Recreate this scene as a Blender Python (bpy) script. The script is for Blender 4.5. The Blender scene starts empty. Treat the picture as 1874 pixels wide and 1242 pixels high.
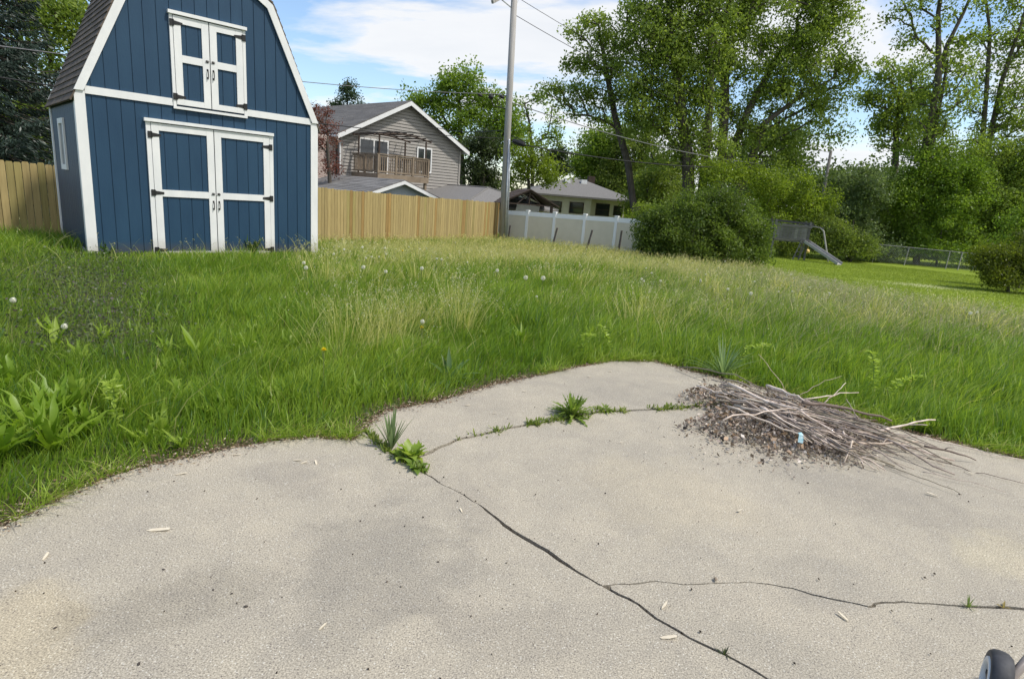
import bpy, bmesh, math, random
import numpy as np
from mathutils import Vector, Matrix

scene = bpy.context.scene
COL = scene.collection
rng = np.random.default_rng(7)
random.seed(7)
PI = math.pi

# ------------------------------------------------------------------ camera
FPX, PITCH, ROLL, CAMH = 1097.0, math.radians(13.73), math.radians(4.58), 1.5
CAM = np.array([0.0, 0.0, CAMH])


def _rx(a):
    c, s = math.cos(a), math.sin(a)
    return np.array([[1, 0, 0], [0, c, -s], [0, s, c]])


def _rz(a):
    c, s = math.cos(a), math.sin(a)
    return np.array([[c, -s, 0], [s, c, 0], [0, 0, 1]])


CR = _rx(PI / 2 - PITCH) @ _rz(ROLL)
cam_data = bpy.data.cameras.new('camera')
cam = bpy.data.objects.new('camera', cam_data)
COL.objects.link(cam)
cam.matrix_world = Matrix([[*CR[0], 0], [*CR[1], 0], [*CR[2], CAMH], [0, 0, 0, 1]])
cam_data.sensor_width = 36.0
cam_data.lens = FPX / 1874 * 36
cam_data.clip_start = 0.05
cam_data.clip_end = 6000
scene.camera = cam

# ------------------------------------------------------------------ light, sky, exposure
SUN_EL, SUN_AZ = math.radians(58), math.radians(106)     # azimuth measured from +Y towards +X
SUN_STRENGTH, SUN_ANGLE = 3.0, 4.0
SKY_STRENGTH = 0.15
CLOUD_BRIGHT = 5.1
EXPOSURE = 0.40
sd = bpy.data.lights.new('sun', 'SUN')
sd.energy = SUN_STRENGTH
sd.angle = math.radians(SUN_ANGLE)
sd.color = (1.0, 0.95, 0.87)
sun = bpy.data.objects.new('sun', sd)
COL.objects.link(sun)
sdir = Vector((math.sin(SUN_AZ) * math.cos(SUN_EL), math.cos(SUN_AZ) * math.cos(SUN_EL), math.sin(SUN_EL)))
sun.rotation_euler = sdir.to_track_quat('Z', 'Y').to_euler()

world = bpy.data.worlds.new('World')
scene.world = world
world.use_nodes = True
wn, wl = world.node_tree.nodes, world.node_tree.links
wn.clear()
w_out = wn.new('ShaderNodeOutputWorld')
w_bg = wn.new('ShaderNodeBackground')
w_bg.inputs['Strength'].default_value = SKY_STRENGTH
w_sky = wn.new('ShaderNodeTexSky')
w_sky.sky_type = 'NISHITA'
w_sky.sun_disc = False
w_sky.sun_elevation = SUN_EL
w_sky.sun_rotation = SUN_AZ
w_sky.air_density = 1.0
w_sky.dust_density = 0.5
w_sky.ozone_density = 2.5
w_tc = wn.new('ShaderNodeTexCoord')
w_sep = wn.new('ShaderNodeSeparateXYZ')
wl.new(w_tc.outputs['Generated'], w_sep.inputs[0])


def wmath(op, a, b=None):
    n = wn.new('ShaderNodeMath')
    n.operation = op
    for i, v in enumerate((a, b)):
        if v is None:
            continue
        if isinstance(v, (int, float)):
            n.inputs[i].default_value = v
        else:
            wl.new(v, n.inputs[i])
    return n.outputs[0]


zz = wmath('ADD', wmath('MAXIMUM', w_sep.outputs['Z'], 0.0), 0.10)
cx = wmath('DIVIDE', w_sep.outputs['X'], zz)
cy = wmath('DIVIDE', w_sep.outputs['Y'], zz)
w_cmb = wn.new('ShaderNodeCombineXYZ')
wl.new(cx, w_cmb.inputs[0])
wl.new(cy, w_cmb.inputs[1])
w_map = wn.new('ShaderNodeMapping')
w_map.inputs['Location'].default_value = (2.6, 1.25, 0.0)
w_map.inputs['Scale'].default_value = (0.8, 1.25, 1.0)
wl.new(w_cmb.outputs[0], w_map.inputs['Vector'])
w_n1 = wn.new('ShaderNodeTexNoise')
w_n1.inputs['Scale'].default_value = 0.62
w_n1.inputs['Detail'].default_value = 9
w_n1.inputs['Roughness'].default_value = 0.58
w_n1.inputs['Distortion'].default_value = 0.35
wl.new(w_map.outputs[0], w_n1.inputs['Vector'])
# more cloud towards the upper right of the view
cfac = wmath('ADD', w_n1.outputs['Fac'], wmath('MULTIPLY', w_sep.outputs['X'], 0.16))
w_rmp = wn.new('ShaderNodeValToRGB')
w_rmp.color_ramp.elements[0].position = 0.48
w_rmp.color_ramp.elements[1].position = 0.57
wl.new(cfac, w_rmp.inputs['Fac'])
w_cc = wn.new('ShaderNodeValToRGB')
w_cc.color_ramp.elements[0].position = 0.5
w_cc.color_ramp.elements[0].color = (1.0, 1.0, 1.0, 1)
w_cc.color_ramp.elements[1].position = 0.85
w_cc.color_ramp.elements[1].color = (0.80, 0.83, 0.88, 1)
wl.new(cfac, w_cc.inputs['Fac'])
w_cb = wn.new('ShaderNodeVectorMath')
w_cb.operation = 'SCALE'
w_cb.inputs['Scale'].default_value = CLOUD_BRIGHT
wl.new(w_cc.outputs['Color'], w_cb.inputs[0])
w_mix = wn.new('ShaderNodeMix')
w_mix.data_type = 'RGBA'
wl.new(wmath('MULTIPLY', w_rmp.outputs['Color'], 0.92), w_mix.inputs['Factor'])
wl.new(w_sky.outputs['Color'], w_mix.inputs['A'])
wl.new(w_cb.outputs[0], w_mix.inputs['B'])
wl.new(w_mix.outputs['Result'], w_bg.inputs['Color'])
wl.new(w_bg.outputs[0], w_out.inputs['Surface'])

scene.view_settings.view_transform = 'Standard'
scene.view_settings.look = 'None'
scene.view_settings.exposure = EXPOSURE
scene.view_settings.gamma = 1.0
scene.view_settings.use_curve_mapping = False
scene.render.engine = 'CYCLES'
scene.cycles.max_bounces = 6
scene.cycles.diffuse_bounces = 3
scene.cycles.transparent_max_bounces = 6


# ------------------------------------------------------------------ survey helpers (photo pixel -> point of the place)
def ray(u, v):
    return CR @ np.array([(u - 937) / FPX, -(v - 621) / FPX, -1.0])


def at_y(u, v, Y):
    d = ray(u, v)
    return CAM + d * (Y / d[1])


def at_z(u, v, z=0.0):
    d = ray(u, v)
    return CAM + d * ((z - CAMH) / d[2])


def proj(P):
    q = (np.asarray(P) - CAM) @ CR
    w = np.maximum(-q[..., 2], 1e-3)
    return 937 + FPX * q[..., 0] / w, 621 - FPX * q[..., 1] / w


_RS = np.array([-50, 0, 8, 9.5, 12, 14, 15, 16, 21, 29, 40, 60, 3000])
_ZS = np.array([-.035, -.035, -.035, -.04, -.07, -.13, -.3, -.47, -.64, -.85, -1.0, -1.1, -1.3])


def hash2(ix, iy, s):
    h = np.sin(ix * 127.1 + iy * 311.7 + s * 74.7) * 43758.5453
    return h - np.floor(h)


def vnoise(x, y, s=0):
    x, y = np.asarray(x, float), np.asarray(y, float)
    ix, iy = np.floor(x), np.floor(y)
    fx, fy = x - ix, y - iy
    fx, fy = fx * fx * (3 - 2 * fx), fy * fy * (3 - 2 * fy)
    a, b = hash2(ix, iy, s), hash2(ix + 1, iy, s)
    c, d = hash2(ix, iy + 1, s), hash2(ix + 1, iy + 1, s)
    return (a * (1 - fx) + b * fx) * (1 - fy) + (c * (1 - fx) + d * fx) * fy


def fbm(x, y, s=0):
    return 0.55 * vnoise(x, y, s) + 0.3 * vnoise(x * 2.1, y * 2.1, s + 3) + 0.15 * vnoise(x * 4.3, y * 4.3, s + 7)


def terrain(x, y):
    x, y = np.asarray(x, float), np.asarray(y, float)
    r = np.where(x < 0, y - 0.25 * x, y + 0.15 * x)
    z = np.interp(r, _RS, _ZS)
    k = np.clip((r - 8) / 6, 0, 1) * np.clip((70 - r) / 20, 0, 1)
    return z + k * 0.07 * (fbm(x * .35, y * .35, 5) - .5)


def on_ground(u, v, dz=0.0):
    z = -0.05
    for _ in range(25):
        p = at_z(u, v, z)
        z = 0.5 * z + 0.5 * (float(terrain(p[0], p[1])) + dz)
    return at_z(u, v, z)


def in_poly(x, y, poly):
    x, y = np.asarray(x), np.asarray(y)
    ins = np.zeros(x.shape, bool)
    n = len(poly)
    for i in range(n):
        x1, y1 = poly[i][0], poly[i][1]
        x2, y2 = poly[(i + 1) % n][0], poly[(i + 1) % n][1]
        c = (y1 > y) != (y2 > y)
        with np.errstate(divide='ignore', invalid='ignore'):
            ins ^= c & (x < (x2 - x1) * (y - y1) / (y2 - y1 + 1e-12) + x1)
    return ins


def dist_polyline(x, y, pl):
    d = np.full(np.shape(x), 1e9)
    for (x1, y1), (x2, y2) in zip(pl[:-1], pl[1:]):
        dx, dy = x2 - x1, y2 - y1
        t = np.clip(((x - x1) * dx + (y - y1) * dy) / (dx * dx + dy * dy + 1e-12), 0, 1)
        d = np.minimum(d, np.hypot(x - x1 - t * dx, y - y1 - t * dy))
    return d


# ------------------------------------------------------------------ object helpers
def tag(o, label=None, cat=None, group=None, kind=None):
    if label:
        o['label'] = label
    if cat:
        o['category'] = cat
    if group:
        o['group'] = group
    if kind:
        o['kind'] = kind
    return o


def thing(name, label, cat, loc=(0, 0, 0), rz=0.0, group=None):
    o = bpy.data.objects.new(name, None)
    COL.objects.link(o)
    o.location = [float(c) for c in loc]
    o.rotation_euler = (0, 0, rz)
    o.empty_display_size = 0.2
    return tag(o, label, cat, group)


def link(name, me, mat, parent=None, loc=None, rz=None):
    o = bpy.data.objects.new(name, me)
    COL.objects.link(o)
    if mat is not None and not me.materials:
        for m in (mat if isinstance(mat, (list, tuple)) else [mat]):
            me.materials.append(m)
    o.parent = parent
    if loc is not None:
        o.location = [float(c) for c in loc]
    if rz is not None:
        o.rotation_euler = (0, 0, rz)
    return o


class MB:
    """collects simple solids into one mesh"""

    def __init__(self):
        self.v, self.f, self.c = [], [], []
        self.col = (1, 1, 1)

    def add(self, vs, fs):
        b = len(self.v)
        self.v += [tuple(map(float, p)) for p in vs]
        self.f += [tuple(i + b for i in f) for f in fs]
        self.c += [self.col] * len(vs)

    def box(self, x0, x1, y0, y1, z0, z1):
        self.add([(x0, y0, z0), (x1, y0, z0), (x1, y1, z0), (x0, y1, z0), (x0, y0, z1), (x1, y0, z1), (x1, y1, z1), (x0, y1, z1)],
                 [(0, 3, 2, 1), (4, 5, 6, 7), (0, 1, 5, 4), (1, 2, 6, 5), (2, 3, 7, 6), (3, 0, 4, 7)])

    def prism(self, poly, off):
        """poly: 3-D points of a flat face, off: extrusion vector"""
        n = len(poly)
        P = [np.array(p, float) for p in poly]
        o = np.array(off, float)
        nrm = np.zeros(3)
        for i in range(n):
            nrm += np.cross(P[i] - P[0], P[(i + 1) % n] - P[0])
        if nrm @ o > 0:
            P = P[::-1]
        self.add(P + [p + o for p in P],
                 [tuple(range(n)), tuple(range(2 * n - 1, n - 1, -1))] + [(i, n + i, n + (i + 1) % n, (i + 1) % n)[::-1] for i in range(n)])

    def bar(self, a, b, w, h, up=(0, 0, 1)):
        """rectangular bar from a to b; w across, h along up"""
        a, b = np.array(a, float), np.array(b, float)
        d = b - a
        d /= np.linalg.norm(d)
        s = np.cross(d, np.array(up, float))
        s /= np.linalg.norm(s)
        t = np.cross(s, d)
        q = [a - s * w / 2 - t * h / 2, a + s * w / 2 - t * h / 2, a + s * w / 2 + t * h / 2, a - s * w / 2 + t * h / 2]
        self.prism(q, b - a)

    def tube(self, pts, rad, n=8, cap=True):
        pts = [np.array(p, float) for p in pts]
        if not hasattr(rad, '__len__'):
            rad = [rad] * len(pts)
        vs = []
        ref = None
        for i, p in enumerate(pts):
            d = pts[min(i + 1, len(pts) - 1)] - pts[max(i - 1, 0)]
            d = d / (np.linalg.norm(d) + 1e-9)
            if ref is None:
                ref = np.array([0, 0, 1.0]) if abs(d[2]) < .9 else np.array([1.0, 0, 0])
            a = np.cross(d, ref)
            a /= np.linalg.norm(a) + 1e-9
            b = np.cross(d, a)
            ref = np.cross(a, d)
            ref = ref if np.linalg.norm(ref) > 1e-6 else b
            for k in range(n):
                t = 2 * PI * k / n
                vs.append(p + rad[i] * (math.cos(t) * a + math.sin(t) * b))
        fs = []
        for i in range(len(pts) - 1):
            for k in range(n):
                k2 = (k + 1) % n
                fs.append((i * n + k, i * n + k2, (i + 1) * n + k2, (i + 1) * n + k))
        if cap:
            fs.append(tuple(range(n - 1, -1, -1)))
            fs.append(tuple((len(pts) - 1) * n + k for k in range(n)))
        self.add(vs, fs)

    def lathe(self, prof, axis_o, axis_d, n=24):
        o, d = np.array(axis_o, float), np.array(axis_d, float)
        d /= np.linalg.norm(d)
        ref = np.array([0, 0, 1.0]) if abs(d[2]) < .9 else np.array([1.0, 0, 0])
        a = np.cross(d, ref)
        a /= np.linalg.norm(a)
        b = np.cross(d, a)
        vs = []
        for r, h in prof:
            for k in range(n):
                t = 2 * PI * k / n
                vs.append(o + d * h + r * (math.cos(t) * a + math.sin(t) * b))
        fs = []
        m = len(prof)
        for i in range(m - 1):
            for k in range(n):
                k2 = (k + 1) % n
                fs.append((i * n + k, i * n + k2, (i + 1) * n + k2, (i + 1) * n + k))
        self.add(vs, fs)

    def mesh(self, name, smooth=False):
        me = bpy.data.meshes.new(name)
        me.from_pydata(self.v, [], self.f)
        if True:
            at = me.attributes.new('Col', 'FLOAT_COLOR', 'POINT')
            at.data.foreach_set('color', np.c_[np.array(self.c, np.float32), np.ones(len(self.c), np.float32)].ravel())
        bm = bmesh.new()
        bm.from_mesh(me)
        bmesh.ops.recalc_face_normals(bm, faces=bm.faces)
        bm.to_mesh(me)
        bm.free()
        if smooth:
            me.polygons.foreach_set('use_smooth', [True] * len(me.polygons))
        me.update()
        return me

    def build(self, name, mat, parent=None, smooth=False, loc=None, rz=None):
        return link(name, self.mesh(name, smooth), mat, parent, loc, rz)


def np_mesh(name, V, F, cols=None, smooth=False):
    """V (n,3); F: list of (m,k) index arrays"""
    me = bpy.data.meshes.new(name)
    V = np.ascontiguousarray(V, np.float32)
    me.vertices.add(len(V))
    me.vertices.foreach_set('co', V.ravel())
    loops = np.concatenate([f.ravel() for f in F]).astype(np.int32)
    tot = np.concatenate([np.full(len(f), f.shape[1], np.int32) for f in F])
    start = np.concatenate([[0], np.cumsum(tot)[:-1]]).astype(np.int32)
    me.loops.add(len(loops))
    me.loops.foreach_set('vertex_index', loops)
    me.polygons.add(len(tot))
    me.polygons.foreach_set('loop_start', start)
    me.polygons.foreach_set('loop_total', tot)
    me.polygons.foreach_set('use_smooth', np.full(len(tot), smooth, bool))
    if cols is not None:
        at = me.attributes.new('Col', 'FLOAT_COLOR', 'POINT')
        at.data.foreach_set('color', np.c_[cols.astype(np.float32), np.ones(len(V), np.float32)].ravel())
    me.update(calc_edges=True)
    return me


def diamonds(C, A, B):
    """leaf faces: centre C, half-width A, half-length B"""
    n = len(C)
    V = np.empty((n, 4, 3))
    V[:, 0] = C - B
    V[:, 1] = C + A - B * .1
    V[:, 2] = C + B
    V[:, 3] = C - A - B * .1
    return V.reshape(-1, 3), np.arange(n * 4).reshape(n, 4)


def rand_unit(n, g=rng):
    v = g.normal(size=(n, 3))
    return v / np.linalg.norm(v, axis=1, keepdims=True)


# ------------------------------------------------------------------ materials
def new_mat(name):
    m = bpy.data.materials.new(name)
    m.use_nodes = True
    nt = m.node_tree
    return m, nt.nodes, nt.links, nt.nodes['Principled BSDF']


def mat_noise(name, c1, c2, scale=5.0, rough=0.7, bump=0.0, detail=6, stretch=(1, 1, 1), metallic=0.0, attr=False, bscale=None, spec=0.4):
    m, N, L, P = new_mat(name)
    tc = N.new('ShaderNodeTexCoord')
    mp = N.new('ShaderNodeMapping')
    mp.inputs['Scale'].default_value = stretch
    L.new(tc.outputs['Object'], mp.inputs['Vector'])
    nz = N.new('ShaderNodeTexNoise')
    nz.inputs['Scale'].default_value = scale
    nz.inputs['Detail'].default_value = detail
    nz.inputs['Roughness'].default_value = .6
    L.new(mp.outputs[0], nz.inputs['Vector'])
    rp = N.new('ShaderNodeValToRGB')
    rp.color_ramp.elements[0].position = .3
    rp.color_ramp.elements[1].position = .7
    rp.color_ramp.elements[0].color = (*c1, 1)
    rp.color_ramp.elements[1].color = (*c2, 1)
    L.new(nz.outputs['Fac'], rp.inputs['Fac'])
    out = rp.outputs['Color']
    if attr:
        at = N.new('ShaderNodeAttribute')
        at.attribute_name = 'Col'
        mx = N.new('ShaderNodeMix')
        mx.data_type = 'RGBA'
        mx.blend_type = 'MULTIPLY'
        mx.inputs['Factor'].default_value = 1
        L.new(out, mx.inputs['A'])
        L.new(at.outputs['Color'], mx.inputs['B'])
        out = mx.outputs['Result']
    L.new(out, P.inputs['Base Color'])
    P.inputs['Roughness'].default_value = rough
    P.inputs['Metallic'].default_value = metallic
    P.inputs['Specular IOR Level'].default_value = spec
    if bump:
        b = N.new('ShaderNodeBump')
        b.inputs['Strength'].default_value = bump
        b.inputs['Distance'].default_value = 0.01
        nb = nz
        if bscale:
            nb = N.new('ShaderNodeTexNoise')
            nb.inputs['Scale'].default_value = bscale
            nb.inputs['Detail'].default_value = 4
            L.new(mp.outputs[0], nb.inputs['Vector'])
        L.new(nb.outputs['Fac'], b.inputs['Height'])
        L.new(b.outputs[0], P.inputs['Normal'])
    return m


def add_splash(m, colour=(.10, .075, .05), height=.22):
    """mud splashed up the foot of a painted wall: ragged, fixed to the wall"""
    N, L = m.node_tree.nodes, m.node_tree.links
    P = N['Principled BSDF']
    src = P.inputs['Base Color'].links[0].from_socket
    tc = N.new('ShaderNodeTexCoord')
    sp = N.new('ShaderNodeSeparateXYZ')
    L.new(tc.outputs['Object'], sp.inputs[0])
    nz = N.new('ShaderNodeTexNoise')
    nz.inputs['Scale'].default_value = 9
    nz.inputs['Detail'].default_value = 8
    L.new(tc.outputs['Object'], nz.inputs['Vector'])
    mr = N.new('ShaderNodeMapRange')
    mr.inputs['From Min'].default_value = height
    mr.inputs['From Max'].default_value = 0
    L.new(sp.outputs['Z'], mr.inputs['Value'])
    mu = N.new('ShaderNodeMath')
    mu.operation = 'MULTIPLY'
    L.new(mr.outputs[0], mu.inputs[0])
    L.new(nz.outputs['Fac'], mu.inputs[1])
    mx = N.new('ShaderNodeMix')
    mx.data_type = 'RGBA'
    L.new(mu.outputs[0], mx.inputs['Factor'])
    L.new(src, mx.inputs['A'])
    mx.inputs['B'].default_value = (*colour, 1)
    L.new(mx.outputs['Result'], P.inputs['Base Color'])


def mat_leaf(name, trans=0.4, gloss=0.06, gain=1.0):
    m, N, L, P = new_mat(name)
    N.remove(P)
    out = N['Material Output']
    at = N.new('ShaderNodeAttribute')
    at.attribute_name = 'Col'
    sc = N.new('ShaderNodeVectorMath')
    sc.operation = 'MULTIPLY'
    sc.inputs[1].default_value = (gain * 1.1, gain * 1.12, gain * .7)
    L.new(at.outputs['Color'], sc.inputs[0])
    df = N.new('ShaderNodeBsdfDiffuse')
    L.new(at.outputs['Color'], df.inputs['Color'])
    tr = N.new('ShaderNodeBsdfTranslucent')
    L.new(sc.outputs[0], tr.inputs['Color'])
    m1 = N.new('ShaderNodeMixShader')
    m1.inputs[0].default_value = trans
    L.new(df.outputs[0], m1.inputs[1])
    L.new(tr.outputs[0], m1.inputs[2])
    gl = N.new('ShaderNodeBsdfGlossy')
    gl.inputs['Roughness'].default_value = .45
    m2 = N.new('ShaderNodeMixShader')
    m2.inputs[0].default_value = gloss
    L.new(m1.outputs[0], m2.inputs[1])
    L.new(gl.outputs[0], m2.inputs[2])
    L.new(m2.outputs[0], out.inputs['Surface'])
    return m


M = {}
M['blue'] = mat_noise('blue_paint', (.0105, .044, .092), (.017, .058, .112), 3.0, .55, .15, stretch=(1, 1, .25), bscale=60)
M['white'] = mat_noise('white_paint', (.70, .71, .71), (.80, .80, .79), 5.0, .5, .1, stretch=(1, 1, .4), bscale=40)
add_splash(M['blue'])
add_splash(M['white'], (.25, .2, .14), .3)
M['black_metal'] = mat_noise('black_iron', (.012, .012, .012), (.03, .03, .03), 20, .45, .1)
M['shingle'] = mat_noise('brown_shingle', (.075, .058, .046), (.165, .13, .10), 30, .9, .3, attr=True)
M['glass'] = mat_noise('window_glass', (.02, .025, .03), (.04, .045, .05), 2, .06, 0, spec=.8)
M['dark_room'] = mat_noise('curtain', (.25, .25, .25), (.4, .4, .4), 2, .8)
M['fence_wood'] = mat_noise('fresh_pine', (.32, .24, .10), (.44, .345, .155), 7, .75, .2, stretch=(4, 4, .25), attr=True, bscale=20)
M['vinyl_white'] = mat_noise('white_vinyl', (.83, .84, .85), (.87, .88, .88), 4, .4)
M['vinyl_beige'] = mat_noise('beige_vinyl', (.66, .60, .475), (.72, .655, .53), 3, .5)
M['pole_wood'] = mat_noise('weathered_pole', (.28, .265, .25), (.44, .42, .40), 6, .85, .4, stretch=(3, 3, .15))
M['galv'] = mat_noise('galvanised_steel', (.42, .44, .46), (.55, .57, .59), 8, .45, 0, metallic=.5)
M['rubber'] = mat_noise('black_cable', (.012, .012, .013), (.022, .022, .024), 12, .6)
M['cable_grey'] = mat_noise('grey_cable', (.13, .13, .14), (.2, .2, .21), 12, .6)
M['siding'] = mat_noise('taupe_siding', (.295, .278, .258), (.335, .317, .295), 2, .6)
M['roof_grey'] = mat_noise('grey_asphalt_roof', (.135, .13, .125), (.22, .212, .205), 14, .9, .4, attr=True)
M['roof_dark'] = mat_noise('dark_asphalt_roof', (.10, .095, .09), (.17, .16, .15), 14, .9, .4, attr=True)
M['deck'] = mat_noise('deck_wood', (.20, .155, .11), (.28, .22, .16), 4, .8, .2)
M['brown'] = mat_noise('dark_brown_wood', (.045, .03, .022), (.085, .06, .045), 5, .8, .2)
M['cream'] = mat_noise('cream_wall', (.74, .69, .54), (.79, .74, .59), 3, .7)
M['pale_blue_wall'] = mat_noise('pale_grey_blue_wall', (.36, .40, .45), (.42, .46, .5), 3, .7)
M['canvas'] = mat_noise('grey_canvas', (.40, .38, .36), (.5, .48, .46), 3, .8)
M['grey_wood'] = mat_noise('weathered_grey_wood', (.12, .115, .108), (.21, .2, .19), 5, .9, .3, stretch=(1, 1, 4), attr=True)
M['bark'] = mat_noise('tree_bark', (.05, .042, .034), (.13, .11, .09), 6, .95, .6, stretch=(2, 2, .4))
M['leaf'] = mat_leaf('tree_leaves', .55, .02)
M['needle'] = mat_leaf('needles', .12, .04)
M['grass'] = mat_leaf('grass_blades', .5, .025)
M['litter'] = mat_leaf('dry_litter', .12, .03)
M['fluff'] = mat_leaf('white_fluff', .4, .0)
M['stick'] = mat_noise('dry_bark', (.36, .295, .245), (.68, .60, .53), 18, .85, .3, attr=True)
M['tyre'] = mat_noise('grey_black_tyre', (.03, .031, .035), (.065, .066, .072), 25, .65, .1)
M['rim'] = mat_noise('pale_rim', (.55, .56, .56), (.7, .71, .71), 10, .4)
M['hub'] = mat_noise('dark_hub', (.015, .012, .014), (.035, .03, .032), 10, .5)
M['strut'] = mat_noise('taupe_steel', (.20, .17, .15), (.28, .245, .22), 10, .4)
M['slide'] = mat_noise('grey_plastic_slide', (.30, .29, .28), (.40, .39, .38), 6, .5)
M['yellow'] = mat_noise('yellow_plastic', (.8, .55, .16), (.9, .65, .25), 6, .5)
M['stake'] = mat_noise('rusty_dark_post', (.07, .06, .055), (.15, .13, .12), 8, .8)
M['soil'] = mat_noise('soil', (.035, .026, .018), (.10, .075, .05), 14, 1, .6)
M['chip'] = mat_noise('pale_wood_chip', (.55, .47, .34), (.75, .68, .54), 30, .8)
M['wrapper'] = mat_noise('pale_blue_wrapper', (.16, .42, .48), (.62, .74, .76), 55, .4)
M['dark_bit'] = mat_noise('dark_crumb', (.03, .025, .022), (.09, .075, .065), 30, .9)


# ------------------------------------------------------------------ ground sheet
PE = [(-330, 1330), (-120, 1060), (0, 965), (60, 936), (130, 902), (200, 872), (300, 847), (420, 822), (500, 806), (580, 801), (645, 806), (676, 776),
      (700, 756), (740, 744), (800, 735), (860, 717), (900, 705), (970, 690), (1050, 673), (1120, 661), (1200, 661), (1250, 675), (1310, 690),
      (1400, 712), (1500, 742), (1600, 771), (1700, 799), (1790, 820), (1874, 838), (2100, 890), (2500, 985)]
patio_edge = [tuple(at_z(u, v, 0)[:2]) for u, v in PE]
patio_poly = patio_edge + [(9.0, 2.0), (9.0, -6.0), (-5.5, -6.0), (-5.5, 0.4)]
MOWN_PX = [(1330, 480), (1400, 497), (1470, 519), (1530, 537), (1600, 553), (1700, 571), (1800, 585), (1874, 595), (2100, 626), (2600, 695)]
mown_line = [tuple(on_ground(u, v)[:2]) for u, v in MOWN_PX]
mown_poly = mown_line + [(70, 12), (70, 80), (mown_line[0][0] + 1, 80)]


def axis(lo, hi, fine_lo, fine_hi, step):
    a = list(np.arange(fine_lo, fine_hi + 1e-6, step))
    x, s = fine_lo, step
    left = []
    while x > lo:
        s *= 1.35
        x -= s
        left.append(x)
    x, s = fine_hi, step
    right = []
    while x < hi:
        s *= 1.35
        x += s
        right.append(x)
    return np.array(left[::-1] + a + right)


gx, gy = axis(-2500, 2500, -16, 34, .3), axis(-60, 3000, -2, 46, .3)
GX, GY = np.meshgrid(gx, gy)
GZ = terrain(GX, GY)
nx, ny = len(gx), len(gy)
gi = np.arange(nx * ny).reshape(ny, nx)
GF = np.stack([gi[:-1, :-1], gi[:-1, 1:], gi[1:, 1:], gi[1:, :-1]], -1).reshape(-1, 4)
gcol = np.empty((nx * ny, 3))
X, Y = GX.ravel(), GY.ravel()
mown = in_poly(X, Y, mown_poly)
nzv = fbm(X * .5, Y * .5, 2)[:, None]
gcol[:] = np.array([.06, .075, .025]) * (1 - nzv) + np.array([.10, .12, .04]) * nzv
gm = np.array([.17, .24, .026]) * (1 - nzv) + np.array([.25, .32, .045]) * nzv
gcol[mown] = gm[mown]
pat = in_poly(X, Y, patio_poly)
gcol[pat] = (.06, .045, .032)
bp = on_ground(1690, 523)
bare = np.exp(-(((X - bp[0]) / 1.6) ** 2 + ((Y - bp[1]) / .9) ** 2))[:, None]
gcol = gcol * (1 - .7 * bare) + np.array([.40, .40, .24]) * .7 * bare
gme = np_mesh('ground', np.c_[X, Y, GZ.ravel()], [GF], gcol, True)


def mat_ground():
    m, N, L, P = new_mat('earth_and_turf')
    at = N.new('ShaderNodeAttribute')
    at.attribute_name = 'Col'
    tc = N.new('ShaderNodeTexCoord')
    nz = N.new('ShaderNodeTexNoise')
    nz.inputs['Scale'].default_value = 22
    nz.inputs['Detail'].default_value = 8
    L.new(tc.outputs['Object'], nz.inputs['Vector'])
    rp = N.new('ShaderNodeValToRGB')
    rp.color_ramp.elements[0].position = .3
    rp.color_ramp.elements[0].color = (.5, .5, .5, 1)
    rp.color_ramp.elements[1].position = .7
    rp.color_ramp.elements[1].color = (1.3, 1.3, 1.3, 1)
    L.new(nz.outputs['Fac'], rp.inputs['Fac'])
    mx = N.new('ShaderNodeMix')
    mx.data_type = 'RGBA'
    mx.blend_type = 'MULTIPLY'
    mx.inputs['Factor'].default_value = 1
    L.new(at.outputs['Color'], mx.inputs['A'])
    L.new(rp.outputs['Color'], mx.inputs['B'])
    L.new(mx.outputs['Result'], P.inputs['Base Color'])
    P.inputs['Roughness'].default_value = 1
    P.inputs['Specular IOR Level'].default_value = .1
    b = N.new('ShaderNodeBump')
    b.inputs['Strength'].default_value = .6
    b.inputs['Distance'].default_value = .03
    L.new(nz.outputs['Fac'], b.inputs['Height'])
    L.new(b.outputs[0], P.inputs['Normal'])
    return m


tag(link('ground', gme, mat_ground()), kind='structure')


# ------------------------------------------------------------------ concrete patio slabs with real gaps
STAINS = [(700, 1020, 150, 120, (.70, .71, .74), 1.0), (330, 1100, 190, 55, (.72, .72, .72), .9), (540, 880, 90, 40, (.80, .80, .83), .8), (900, 1150, 170, 60, (.80, .80, .82), .8),
          (1500, 1060, 110, 60, (.80, .81, .84), .9), (860, 905, 70, 50, (.82, .82, .84), .8), (1120, 705, 150, 28, (.80, .81, .84), .8), (1380, 1170, 200, 45, (.82, .83, .85), .8), (900, 745, 80, 20, (.84, .84, .86), .8),
          (1835, 1015, 75, 42, (1.22, 1.20, 1.08), 1.0), (40, 1150, 110, 90, (1.16, 1.10, .95), 1.0), (1640, 920, 200, 40, (.86, .86, .87), .8), (1230, 900, 160, 60, (1.06, 1.04, .99), 1.0)]


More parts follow.
